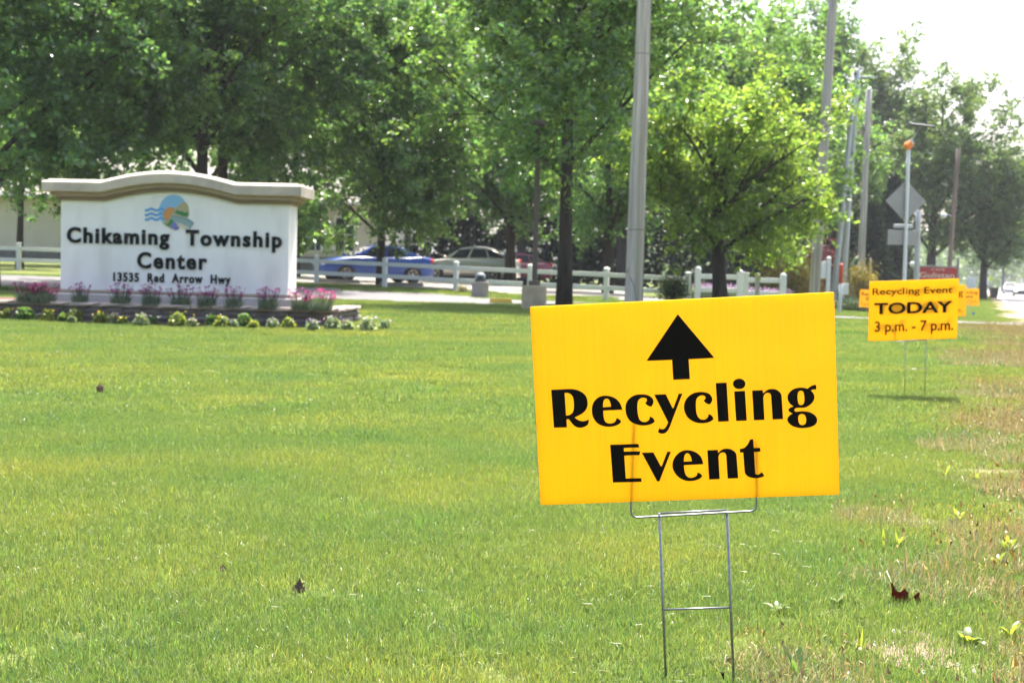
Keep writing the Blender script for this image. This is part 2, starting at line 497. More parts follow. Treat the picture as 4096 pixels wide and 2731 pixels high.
M['leaf_sage'] = leafmat('leaf_sage', (0.13, 0.19, 0.135), (0.18, 0.25, 0.12), mix=.35, gloss=.03)
M['leaf_annual'] = leafmat('leaf_annual', (0.17, 0.23, 0.045), (0.38, 0.46, 0.05), mix=.45, gloss=.05)
M['leaf_pale'] = leafmat('leaf_pale', (0.24, 0.31, 0.17), (0.34, 0.42, 0.16), mix=.4, gloss=.04)
M['petal_pink'] = leafmat('petal_pink', (0.42, 0.045, 0.19), (0.55, 0.05, 0.23), mix=.4, gloss=.02)
M['petal_plum'] = leafmat('petal_plum', (0.20, 0.028, 0.14), (0.30, 0.035, 0.19), mix=.4, gloss=.02)
M['petal_lilac'] = leafmat('petal_lilac', (0.46, 0.32, 0.50), (0.5, 0.34, 0.52), mix=.4, gloss=.02)
M['petal_white'] = leafmat('petal_white', (0.75, 0.75, 0.68), (0.7, 0.7, 0.6), mix=.4, gloss=.02)
M['petal_yellow'] = leafmat('petal_yellow', (0.72, 0.55, 0.05), (0.7, 0.5, 0.05), mix=.4, gloss=.02)
M['grass'] = leafmat('grass', (0.134, 0.200, 0.056), (0.235, 0.335, 0.056), mix=.46, gloss=.045, rough=.38,
                     world=[((1.42, 1.14, .98), .6, .44, .68, 1.0), ((.76, .92, .98), .9, .48, .72, .9)],
                     bands=(Vector((-.42, .91, 0)), 1.25, (.86, .93, .93)))
M['grass_dry'] = leafmat('grass_dry', (0.262, 0.250, 0.122), (0.345, 0.33, 0.135), mix=.42, gloss=.05, rough=.4,
                         world=[((1.08, .90, .82), 1.2, .48, .66, .9)])

# ================================================================== the setting
def graded(lo, a, b, hi, step, nout):
    g = lambda s, e, n: s + (e - s) * (np.linspace(0, 1, n) ** 2.2)
    return np.unique(np.round(np.concatenate([g(a, lo, nout), np.arange(a, b + 1e-6, step), g(b, hi, nout)]), 4))

def grid_sheet(name, xs, ys, zoff):
    X, Y = np.meshgrid(xs, ys)
    Z = terrain(X, Y) + zoff
    v = np.stack([X.ravel(), Y.ravel(), Z.ravel()], 1)
    nx, ny = len(xs), len(ys)
    i = np.arange(nx - 1); j = np.arange(ny - 1)
    I, J = np.meshgrid(i, j)
    a = (J * nx + I).ravel()
    f = np.stack([a, a + 1, a + 1 + nx, a + nx], 1)
    return npmesh(name, v, f, smooth=True)

def ground_mat():
    m, N, L = new_mat('lawn_ground')
    out = N.new('ShaderNodeOutputMaterial'); b = N.new('ShaderNodeBsdfPrincipled'); L.new(b.outputs[0], out.inputs[0])
    b.inputs['Roughness'].default_value = 1; b.inputs['Specular IOR Level'].default_value = .1
    g = N.new('ShaderNodeNewGeometry')
    def noise(sc, d=5):
        n = N.new('ShaderNodeTexNoise'); n.inputs['Scale'].default_value = sc; n.inputs['Detail'].default_value = d
        L.new(g.outputs['Position'], n.inputs['Vector']); return n.outputs[0]
    def ramp(f, p0, c0, p1, c1):
        r = N.new('ShaderNodeValToRGB'); e = r.color_ramp.elements
        e[0].position = p0; e[1].position = p1; e[0].color = (*c0, 1); e[1].color = (*c1, 1)
        L.new(f, r.inputs[0]); return r.outputs[0]
    green = ramp(noise(.8), .38, (.13, .17, .055), .66, (.185, .205, .07))
    fine = ramp(noise(45), .35, (.55, .55, .5), .7, (1.15, 1.15, 1.1))
    mx = N.new('ShaderNodeMix'); mx.data_type = 'RGBA'; mx.blend_type = 'MULTIPLY'; mx.inputs[0].default_value = 1
    L.new(green, mx.inputs[6]); L.new(fine, mx.inputs[7])
    dry = ramp(noise(9), .35, (.16, .145, .075), .65, (.23, .195, .11))
    dt = N.new('ShaderNodeVectorMath'); dt.operation = 'DOT_PRODUCT'; dt.inputs[1].default_value = RN
    L.new(g.outputs['Position'], dt.inputs[0])
    ad = N.new('ShaderNodeMath'); ad.operation = 'MULTIPLY_ADD'; ad.inputs[1].default_value = 1.6; L.new(noise(1.1), ad.inputs[0])
    L.new(dt.outputs['Value'], ad.inputs[2])
    mr = N.new('ShaderNodeMapRange'); mr.inputs[1].default_value = .55; mr.inputs[2].default_value = 1.5; L.new(ad.outputs[0], mr.inputs[0])
    # dry strip only beside the highway
    mr2 = N.new('ShaderNodeMapRange'); mr2.inputs[1].default_value = 30; mr2.inputs[2].default_value = 16; L.new(dt.outputs['Value'], mr2.inputs[0])
    mu = N.new('ShaderNodeMath'); mu.operation = 'MULTIPLY'; L.new(mr.outputs[0], mu.inputs[0]); L.new(mr2.outputs[0], mu.inputs[1])
    m2 = N.new('ShaderNodeMix'); m2.data_type = 'RGBA'; L.new(mu.outputs[0], m2.inputs[0]); L.new(mx.outputs[2], m2.inputs[6]); L.new(dry, m2.inputs[7])
    L.new(m2.outputs[2], b.inputs['Base Color'])
    bp = N.new('ShaderNodeBump'); bp.inputs['Strength'].default_value = .6; bp.inputs['Distance'].default_value = .03
    L.new(noise(30), bp.inputs['Height']); L.new(bp.outputs[0], b.inputs['Normal'])
    return m

gm = ground_mat()
gme = grid_sheet('ground', graded(-1800, -40, 30, 1800, .8, 14), graded(-300, -4, 90, 3000, .8, 14), 0)
gme.materials.append(gm)
tag(link('ground', gme), kind='structure')

def strip(name, upper, lower, zoff, mat, n=60, across=6, world=False):
    def res(pts):
        P = [Vector(p) for p in pts] if world else [on_ground(*p) for p in pts]
        d = [0]
        for a, b in zip(P, P[1:]): d.append(d[-1] + (b - a).length)
        t = np.linspace(0, d[-1], n)
        return np.interp(t, d, [p.x for p in P]), np.interp(t, d, [p.y for p in P])
    ux, uy = res(upper); lx, ly = res(lower)
    w = np.linspace(0, 1, across)[:, None]
    X = lx * (1 - w) + ux * w; Y = ly * (1 - w) + uy * w
    Z = terrain(X, Y) + zoff
    v = np.stack([X.ravel(), Y.ravel(), Z.ravel()], 1)
    I, J = np.meshgrid(np.arange(n - 1), np.arange(across - 1))
    a = (J * n + I).ravel()
    f = np.stack([a, a + 1, a + 1 + n, a + n], 1)
    o = link(name, npmesh(name, v, f, smooth=True), mat)
    poly = list(zip(lx, ly)) + list(zip(ux[::-1], uy[::-1]))
    return tag(o, kind='structure'), poly

# entrance drive (asphalt, running across the view to the highway)
drive_u = [(-700, 1074), (0, 1100), (230, 1109), (800, 1134), (1187, 1149), (1500, 1162), (1650, 1172), (2080, 1199), (2400, 1216), (2800, 1240), (3340, 1266), (3475, 1270), (3840, 1283), (4060, 1290), (4300, 1300)]
drive_l = [(-700, 1135), (0, 1143), (230, 1152), (800, 1178), (1187, 1196), (1500, 1206), (1650, 1212), (2080, 1220), (2400, 1230), (2800, 1252), (3340, 1281), (3475, 1284), (3840, 1297), (4060, 1306), (4300, 1318)]
drive, POLY_DRIVE = strip('driveway', drive_u, drive_l, .016, M['asphalt'], 90, 8)

# car park behind the fence
FENCE = [(-20.0, 44.3), (-17.4, 44.0), (-14.7, 43.6), (-12.0, 43.2), (-9.4, 42.8), (-6.69, 42.5), (-4.32, 42.0), (-1.86, 40.5), (.525, 39.2), (2.81, 37.8), (5.09, 36.5)]
lot_l = [(x, y + 1.0, 0) for x, y in FENCE if x > -10]
lot_u = [(x, 84, 0) for x, y in FENCE if x > -10]
lot, POLY_LOT = strip('car_park', lot_u, lot_l, .012, M['concrete'], 40, 30, world=True)

# highway and shoulder
def along(lat, d): return (RN * lat + RD * d)
def road_strip(name, l0, l1, d0, d1, zoff, mat, n=40):
    ds = d0 + (d1 - d0) * np.linspace(0, 1, n) ** 2
    v = []; f = []
    for d in ds:
        for l in (l0, l1):
            p = along(l, d); v.append((p.x, p.y, zoff))
    for i in range(n - 1): f.append((2 * i, 2 * i + 1, 2 * i + 3, 2 * i + 2))
    return tag(link(name, npmesh(name, v, np.array(f)), mat), kind='structure')
road_strip('road', 1.5, 13.0, -40, 1500, .020, M['highway'])
road_strip('shoulder_dirt', .95, 1.5, -40, 900, .010, M['soil'])
road_strip('edge_line', 1.75, 1.88, -40, 900, .025, M['white_line'])
road_strip('centre_line', 7.1, 7.22, -40, 900, .025, M['yellow_paint'])

# ------------------------------------------------------------------ grass
def inside(poly, x, y):
    px = np.array([p[0] for p in poly]); py = np.array([p[1] for p in poly])
    r = np.zeros(len(x), bool); j = len(px) - 1
    for i in range(len(px)):
        c = ((py[i] > y) != (py[j] > y)) & (x < (px[j] - px[i]) * (y - py[i]) / (py[j] - py[i] + 1e-12) + px[i])
        r ^= c; j = i
    return r

def blades(rs, n, size, h0, h1, w, lean=.35, tint=None, round_=False):
    a = rs.uniform(-size / 2, size / 2, (n, 2))
    az = rs.uniform(0, 2 * np.pi, n); le = np.abs(rs.normal(0, lean, n))
    h = rs.uniform(h0, h1, n); ww = w * rs.uniform(.6, 1.3, n)
    dx, dy = np.cos(az), np.sin(az); fx, fy = -dy, dx
    ta = rs.uniform(0, np.pi, n)
    fx, fy = np.cos(ta), np.sin(ta)
    def P(hf, lf, wf, s):
        k = h * hf; off = np.sin(le * (.5 + lf)) * k
        return np.stack([a[:, 0] + dx * off + fx * ww * wf * s * .5, a[:, 1] + dy * off + fy * ww * wf * s * .5, k * np.cos(le * lf) - .004], 1)
    V = np.stack([P(0, 0, 1, -1), P(0, 0, 1, 1), P(.55, .5, .85, -1), P(.55, .5, .85, 1), P(1, 1.3, 0, 0)], 1)
    b = np.arange(n)[:, None] * 5
    Fc = np.concatenate([b + np.array([[0, 1, 3]]), b + np.array([[0, 3, 2]]), b + np.array([[2, 3, 4]])])
    br = rs.uniform(.74, 1.22, n)
    c = np.ones((n, 3)) * br[:, None]
    k = rs.rand(n)
    yl = k < .22; c[yl] *= np.array([1.18, 1.06, .95])
    st = (k > .22) & (k < .285); c[st] *= np.array([1.85, 1.35, 2.0])
    bl = k > .86; c[bl] *= np.array([.72, .95, 1.25])
    if tint is not None: c *= np.array(tint)
    return V.reshape(-1, 3), Fc, np.repeat(c, 5, 0)

PATCH = bpy.data.collections.new('patch_sources')
def patch_set(name, k, seed, maker, mat):
    coll = bpy.data.collections.new(name)
    for i in range(k):
        v, f, c = maker(np.random.RandomState(seed + i))
        me = npmesh(name + '_blades', v, f, col=c); me.materials.append(mat)
        coll.objects.link(bpy.data.objects.new(name + '_%02d' % i, me))
    return coll

def scatter(name, pts, scl, coll, nvar, label, seed, kind='stuff', cat='grass'):
    rs = np.random.RandomState(seed)
    n = len(pts)
    me = bpy.data.meshes.new(name)
    me.vertices.add(n); me.vertices.foreach_set('co', np.asarray(pts, np.float32).ravel())
    a = me.attributes.new('spin', 'FLOAT', 'POINT'); a.data.foreach_set('value', rs.uniform(0, 6.283, n).astype(np.float32))
    a = me.attributes.new('size', 'FLOAT', 'POINT'); a.data.foreach_set('value', np.asarray(scl, np.float32))
    a = me.attributes.new('pick', 'INT', 'POINT'); a.data.foreach_set('value', rs.randint(0, nvar, n).astype(np.int32))
    o = link(name, me)
    g = bpy.data.node_groups.new(name + '_scatter', 'GeometryNodeTree')
    g.interface.new_socket('Geometry', in_out='INPUT', socket_type='NodeSocketGeometry')
    g.interface.new_socket('Geometry', in_out='OUTPUT', socket_type='NodeSocketGeometry')
    gi = g.nodes.new('NodeGroupInput'); go = g.nodes.new('NodeGroupOutput')
    ip = g.nodes.new('GeometryNodeInstanceOnPoints'); ci = g.nodes.new('GeometryNodeCollectionInfo')
    ci.inputs['Collection'].default_value = coll
    ci.inputs['Separate Children'].default_value = True; ci.inputs['Reset Children'].default_value = True
    def na(nm, t):
        q = g.nodes.new('GeometryNodeInputNamedAttribute'); q.data_type = t; q.inputs['Name'].default_value = nm; return q.outputs[0]
    cx = g.nodes.new('ShaderNodeCombineXYZ'); g.links.new(na('spin', 'FLOAT'), cx.inputs[2])
    g.links.new(gi.outputs[0], ip.inputs['Points']); g.links.new(ci.outputs[0], ip.inputs['Instance'])
    ip.inputs['Pick Instance'].default_value = True
    g.links.new(na('pick', 'INT'), ip.inputs['Instance Index'])
    g.links.new(cx.outputs[0], ip.inputs['Rotation']); g.links.new(na('size', 'FLOAT'), ip.inputs['Scale'])
    g.links.new(ip.outputs[0], go.inputs[0])
    md = o.modifiers.new('scatter', 'NODES'); md.node_group = g
    return tag(o, label, cat, kind=kind)

def jgrid(y0, y1, step, seed, side=2.5, jit=.5):
    rs = np.random.RandomState(seed)
    P = []
    y = y0
    while y < y1:
        hw = .43 * y + side
        xs = np.arange(-hw, hw, step)
        q = np.stack([xs + rs.uniform(-jit, jit, len(xs)) * step, y + rs.uniform(-jit, jit, len(xs)) * step], 1)
        P.append(q); y += step
    return np.concatenate(P), rs

MONO = {}
def bed_poly():
    L0 = at(-400, 1262, 18.3); R0 = at(1470, 1322, 17.0); R1 = at(1470, 1260, 19.5); L1 = at(-400, 1200, 20.6)
    return [(p.x, p.y) for p in (L0, R0, R1, L1)]
POLY_BED = bed_poly()
SOIL = on_ground(3640, 2600)

def keep(P, rs, dry=False, edge=0.0):
    x, y = P[:, 0], P[:, 1]
    m = ~inside(POLY_DRIVE, x, y) & ~inside(POLY_LOT, x, y) & ~inside(POLY_BED, x, y)
    la = x * math.cos(TH) - y * math.sin(TH)
    m &= la < 1.15 - edge
    m &= (x - SOIL.x) ** 2 + (y - SOIL.y) ** 2 > .016
    wob = .16 * np.sin(y * 1.9 + 2.7 * x) + .14 * np.sin(y * .8 - 3.9 * x + 1) + .12 * np.sin(5.1 * x + 3.3 * y)
    wob = wob + rs.normal(0, .09, len(x))
    pd = S((la + .56 + wob) / 1.45)
    u = rs.rand(len(x))
    sel = (u < pd * .95) if dry else (u >= pd * .42)
    m &= sel
    return P[m]

def with_z(P): return np.column_stack([P, terrain(P[:, 0], P[:, 1])])

near = patch_set('turf_near', 6, 10, lambda rs: blades(rs, 2400, .44, .020, .046, .0027), M['grass'])
mid = patch_set('turf_mid', 5, 30, lambda rs: blades(rs, 6500, 1.15, .022, .046, .0062), M['grass'])
far = patch_set('turf_far', 4, 50, lambda rs: blades(rs, 6500, 2.6, .025, .05, .018), M['grass'])
P, rs = jgrid(1.7, 8.4, .26, 1, jit=.3); P = keep(P, rs)
scatter('grass', with_z(P), rs.uniform(.8, 1.15, len(P)), near, 6, 'mown green lawn grass around the front sign', 2)
P, rs = jgrid(8.2, 19, .72, 3, 3.5, jit=.3); P = keep(P, rs)
scatter('grass', with_z(P), rs.uniform(.85, 1.15, len(P)), mid, 5, 'mown green lawn grass between the signs and the stone planter', 4)
P, rs = jgrid(18.4, 42, 1.6, 5, 5, jit=.3); P = keep(P, rs, edge=.6)
scatter('grass', with_z(P), rs.uniform(.85, 1.1, len(P)), far, 4, 'far lawn grass along the driveway and fence', 6)

def dry_patch(rs, n=900, size=.44, w=.0032):
    v1, f1, c1 = blades(rs, n, size, .03, .085, w, lean=.55)
    n2 = n // 14
    v2, f2, c2 = blades(rs, n2, size, .10, .17, w * .8, lean=.28, tint=(.9, .75, .7))
    # seed heads on the tall stalks
    tip = v2.reshape(-1, 5, 3)[:, 4]
    n3 = len(tip)
    o = rs.normal(0, 1, (n3, 4, 3)) * np.array([.004, .004, .010])
    v3 = (tip[:, None, :] + o).reshape(-1, 3)
    b = np.arange(n3)[:, None] * 4
    f3 = np.concatenate([b + np.array([[0, 1, 2]]), b + np.array([[0, 2, 3]]), b + np.array([[1, 2, 3]])])
    c3 = np.repeat(rs.uniform(.8, 1.4, n3)[:, None] * np.array([[1.1, .95, .85]]), 4, 0)
    v = np.concatenate([v1, v2, v3]); f = np.concatenate([f1, f2 + len(v1), f3 + len(v1) + len(v2)]); c = np.concatenate([c1, c2, c3])
    return v, f, c
drys = patch_set('dry_near', 5, 70, lambda rs: dry_patch(rs), M['grass_dry'])
drym = patch_set('dry_mid', 4, 90, lambda rs: dry_patch(rs, 2600, 1.1, .008), M['grass_dry'])
P, rs = jgrid(1.7, 9.0, .30, 11); P = keep(P, rs, dry=True)
scatter('dry_grass', with_z(P), rs.uniform(.75, 1.2, len(P)), drys, 5, 'dry straw coloured grass beside the road near the front sign', 12)
rs = np.random.RandomState(19)
q = np.array([(l + rs.uniform(-.5, .5), d + rs.uniform(-.5, .5)) for d in np.arange(38, 150, 1.5) for l in np.arange(-14, .8, 1.5)])
P = np.stack([q[:, 0] * math.cos(TH) + q[:, 1] * math.sin(TH), -q[:, 0] * math.sin(TH) + q[:, 1] * math.cos(TH)], 1)
P = P[(P[:, 0] > 7) & ~inside(POLY_DRIVE, P[:, 0], P[:, 1])]
scatter('grass', with_z(P), rs.uniform(.8, 1.1, len(P)), far, 4, 'rough verge grass beyond the driveway along the highway', 20)
P, rs = jgrid(8.8, 34, .75, 13); P = keep(P, rs, dry=True)
scatter('dry_grass', with_z(P), rs.uniform(.8, 1.1, len(P)), drym, 4, 'dry straw coloured grass strip along the far road edge', 14)
# longer tufts and pale clippings sprinkled over the near lawn
tuft = patch_set('tuft', 5, 110, lambda rs: blades(rs, 26, .05, .045, .085, .004, lean=.45, tint=(1.05, 1.1, .85)), M['grass'])
P, rs = jgrid(1.8, 11, .62, 15); P = P[rs.rand(len(P)) < .35]; P = keep(P, rs)
scatter('grass', with_z(P), rs.uniform(.6, 1.1, len(P)), tuft, 5, 'longer bright tufts standing out of the near lawn', 16)
def litter(rs, n=16, size=.5):
    v, f, c = blades(rs, n, size, .012, .034, .0028, lean=.2)
    V = v.reshape(-1, 5, 3); V2 = V.copy()
    # lay them on top of the turf
    ctr = V.mean(1, keepdims=True); d = V - ctr
    V2 = ctr + np.stack([d[..., 2], d[..., 1], d[..., 0] * .4], -1); V2[..., 2] += .022
    return V2.reshape(-1, 3), f, np.repeat(rs.uniform(.6, 1.05, n)[:, None] * np.array([[1.0, 1.0, 1.0]]), 5, 0)
clip = patch_set('clippings', 4, 130, lambda rs: litter(rs), M['grass_dry'])
P, rs = jgrid(1.7, 10, .42, 17); P = keep(P, rs); P = P[rs.rand(len(P)) < .55]
scatter('grass_clippings', with_z(P), rs.uniform(.8, 1.2, len(P)), clip, 4, 'pale dry clippings lying on the near lawn', 18)

# ================================================================== lettering
_TXT = {}
def text_geo(s, offset=0.0, spacing=1.0):
    """vertices (x,z) and faces of a line of text at size 1"""
    k = (s, offset, spacing)
    if k in _TXT: return _TXT[k]
    cu = bpy.data.curves.new('lettering', 'FONT'); cu.body = s; cu.size = 1.0; cu.offset = offset; cu.space_character = spacing; cu.resolution_u = 4
    cu.fill_mode = 'FRONT'
    ob = bpy.data.objects.new('lettering', cu)
    me = bpy.data.meshes.new_from_object(ob)
    v = [(p.co.x, p.co.y) for p in me.vertices]; f = [tuple(q.vertices) for q in me.polygons]
    bpy.data.objects.remove(ob); bpy.data.curves.remove(cu); bpy.data.meshes.remove(me)
    _TXT[k] = (v, f)
    return v, f

def line_chars(s, offset=0.0, spacing=1.0):
    """list of (char, verts, faces) laid out along the line"""
    out = []
    for i, ch in enumerate(s):
        if ch == ' ': continue
        v, f = text_geo(ch, offset)
        if not v: continue
        pv, _ = text_geo(s[:i + 1], offset, spacing)
        dx = max(p[0] for p in pv) - max(p[0] for p in v)
        out.append((ch, [(p[0] + dx, p[1]) for p in v], f))
    return out

def capheight(offset=0.0):
    v, _ = text_geo('H', offset)
    return max(p[1] for p in v) - min(p[1] for p in v), min(p[1] for p in v)

def solid(v2, f, y0, y1):
    """plane figure to a thin solid with front at y0"""
    n = len(v2)
    v = [(p[0], y0, p[1]) for p in v2] + [(p[0], y1, p[1]) for p in v2]
    F2 = []
    edges = {}
    for q in f:
        a = sum((v2[q[i]][0] * v2[q[(i + 1) % len(q)]][1] - v2[q[(i + 1) % len(q)]][0] * v2[q[i]][1]) for i in range(len(q)))
        q = tuple(q) if a > 0 else tuple(reversed(q))
        F2.append(q); F2.append(tuple(i + n for i in reversed(q)))
        for i in range(len(q)):
            e = (q[i], q[(i + 1) % len(q)])
            if (e[1], e[0]) in edges: edges.pop((e[1], e[0]))
            else: edges[e] = 1
    for a, b in edges: F2.append((b, a, a + n, b + n))
    return v, F2

def put_text(parent, s, x0, x1, zb, cap, y0, y1, mat, offset=0.0, slope=0.0, name='letter', single=False, mirror=False, spacing=1.0):
    ch = line_chars(s, offset, spacing)
    a = min(p[0] for c in ch for p in c[1]); b = max(p[0] for c in ch for p in c[1])
    sx = (x1 - x0) / (b - a); h, base = capheight(offset); sz = cap / h
    acc = MB()
    for c, v, f in ch:
        v2 = [(x0 + (p[0] - a) * sx, zb + (p[1] - base) * sz + slope * ((p[0] - a) * sx)) for p in v]
        if mirror: v2 = [(x0 + x1 - p[0], p[1]) for p in v2]; f = [tuple(reversed(q)) for q in f]
        V, Fc = solid(v2, f, y0, y1)
        if single: acc.add(V, Fc)
        else: link(name, pymesh(name, V, Fc), mat, parent)
    if single: return acc.build(name, mat, parent)

def outline(spec, ox, oy, sc):
    """'x,y' smooth and 'x,y!' corner points of a crop -> list of photograph pixels"""
    P = []
    for t in spec.split():
        c = t.endswith('!'); a, b = t.rstrip('!').split(',')
        P.append((float(a) / sc + ox, float(b) / sc + oy, c))
    n = len(P); out = []
    for i in range(n):
        p0, p1, p2, p3 = P[i - 1], P[i], P[(i + 1) % n], P[(i + 2) % n]
        out.append((p1[0], p1[1]))
        if p1[2] and p2[2]: continue
        m1 = (0, 0) if p1[2] else ((p2[0] - p0[0]) / 2, (p2[1] - p0[1]) / 2)
        m2 = (0, 0) if p2[2] else ((p3[0] - p1[0]) / 2, (p3[1] - p1[1]) / 2)
        if p1[2]: m1 = (1.5 * (p2[0] - p1[0]) - m2[0] / 2, 1.5 * (p2[1] - p1[1]) - m2[1] / 2)
        if p2[2]: m2 = (1.5 * (p2[0] - p1[0]) - m1[0] / 2, 1.5 * (p2[1] - p1[1]) - m1[1] / 2)
        for k in range(1, 5):
            t = k / 5.0
            h1 = 2 * t ** 3 - 3 * t ** 2 + 1; h2 = -2 * t ** 3 + 3 * t ** 2; h3 = t ** 3 - 2 * t ** 2 + t; h4 = t ** 3 - t ** 2
            out.append((h1 * p1[0] + h2 * p2[0] + h3 * m1[0] + h4 * m2[0], h1 * p1[1] + h2 * p2[1] + h3 * m1[1] + h4 * m2[1]))
    return out

# ================================================================== yard signs
SW, SH, ST = 0.76, 0.507, 0.009
class Frame:
    """plane of a sign: X along its width, Z up its height, Y away from the viewer; origin at the middle of its bottom edge"""
    def __init__(s, corners, width):
        r = [ray(*c) for c in corners]          # TL TR BR BL
        A = np.array([[-r[1].x, r[2].x, -r[3].x], [-r[1].y, r[2].y, -r[3].y], [-r[1].z, r[2].z, -r[3].z]])
        d = np.linalg.solve(A, -np.array(r[0]))
        P = [r[0], r[1] * d[0], r[2] * d[1], r[3] * d[2]]
        k = width / (((P[1] - P[0]).length + (P[2] - P[3]).length) / 2)
        P = [CAMP + p * k for p in P]
        s.set(P)
    def set(s, P):
        u = ((P[1] - P[0]) + (P[2] - P[3])) / 2; v = ((P[0] - P[3]) + (P[1] - P[2])) / 2
        s.W, s.H = u.length, v.length
        s.X = u.normalized(); s.Z = (v - s.X * v.dot(s.X)).normalized(); s.Y = s.Z.cross(s.X)
        c = (P[0] + P[1] + P[2] + P[3]) / 4
        s.o = c - s.Z * s.H / 2
        s.M = Matrix(((s.X.x, s.Y.x, s.Z.x, s.o.x), (s.X.y, s.Y.y, s.Z.y, s.o.y), (s.X.z, s.Y.z, s.Z.z, s.o.z), (0, 0, 0, 1)))
        s.inv = s.M.inverted()
    def loc(s, px, py):
        d = ray(px, py); t = (s.o - CAMP).dot(s.Y) / d.dot(s.Y)
        q = s.inv @ (CAMP + d * t)
        return (q.x, q.z)

def simple_frame(px, top, bot, D, yaw=0.0, tilt=0.0, wid=None):
    """a frame standing upright D metres away, its middle at pixel column px"""
    c = at(px, (top + bot) / 2, D); h = SH; w = SW
    X = Vector((math.cos(yaw), math.sin(yaw), 0)); Z = Vector((0, 0, 1))
    X, Z = X * math.cos(tilt) + Z * math.sin(tilt), Z * math.cos(tilt) - X * math.sin(tilt)
    f = Frame.__new__(Frame)
    f.set([c - X * w / 2 + Z * h / 2, c + X * w / 2 + Z * h / 2, c + X * w / 2 - Z * h / 2, c - X * w / 2 - Z * h / 2])
    return f

def put(o, root, M4):
    o.parent = root
    o.matrix_local = Matrix.Translation(-root.location) @ M4
    return o

def stake(root, fr, half=.0865, xo=-.0, prongs=(-.165, .155), ph=(.18, .16), bars=(-.035, -.285, -.535), rw=.0027):
    """H stake; prongs run up inside the sheet"""
    y = .0037
    g = fr.M @ Vector((xo, y, bars[-1] - .1))
    zg = tz(g.x, g.y)
    depth = (fr.M @ Vector((xo, y, 0))).z - zg + .16          # down into the soil
    for sx in (-1, 1):
        m = MB(); m.tube([(xo + sx * half, y, bars[0] + .008), (xo + sx * half * 1.02, y, -depth)], rw * 1.25, 8)
        put(m.build('leg', M['wire'], smooth=True), root, fr.M)
    for i, b in enumerate(bars[1:] if prongs else bars):
        m = MB(); m.tube([(xo - half, y, b), (xo + half, y, b + .001)], rw, 8)
        put(m.build('cross_bar', M['wire'], smooth=True), root, fr.M)
    if prongs:
        a, b = prongs; r = .016; z = bars[0]
        pts = [(a + .018, y, ph[0])] + [(a, y, z + r + .004)] + [(a + r * (1 - math.cos(t)), y, z - .002 + r * (1 - math.sin(t))) for t in np.linspace(.15, 1.57, 5)]
        pts += [(xo - half, y - .004, z), (xo + half, y - .004, z + .004)]
        pts += [(b - r * (1 - math.cos(t)), y, z + .004 + r * (1 - math.sin(t))) for t in np.linspace(1.57, .15, 5)] + [(b, y, z + r + .008), (b + .004, y, ph[1])]
        m = MB(); m.tube(pts, rw, 8)
        put(m.build('prong_wire', M['wire'], smooth=True), root, fr.M)
        m = MB(); m.tube([(xo - half, y + .003, z + .006), (xo + half, y + .003, z + .009)], rw, 8)
        put(m.build('cross_bar', M['wire'], smooth=True), root, fr.M)

def sign_root(fr, label):
    g = fr.M @ Vector((0, 0, -.55))
    root = empty('yard_sign', (g.x, g.y, tz(g.x, g.y)), 0, label, 'sign', 'yellow recycling event yard signs')
    m = MB(); m.box((0, ST / 2, fr.H / 2), (fr.W, ST, fr.H), .0016)
    pn = put(m.build('panel', M['sign_yellow']), root, fr.M)
    return root, pn

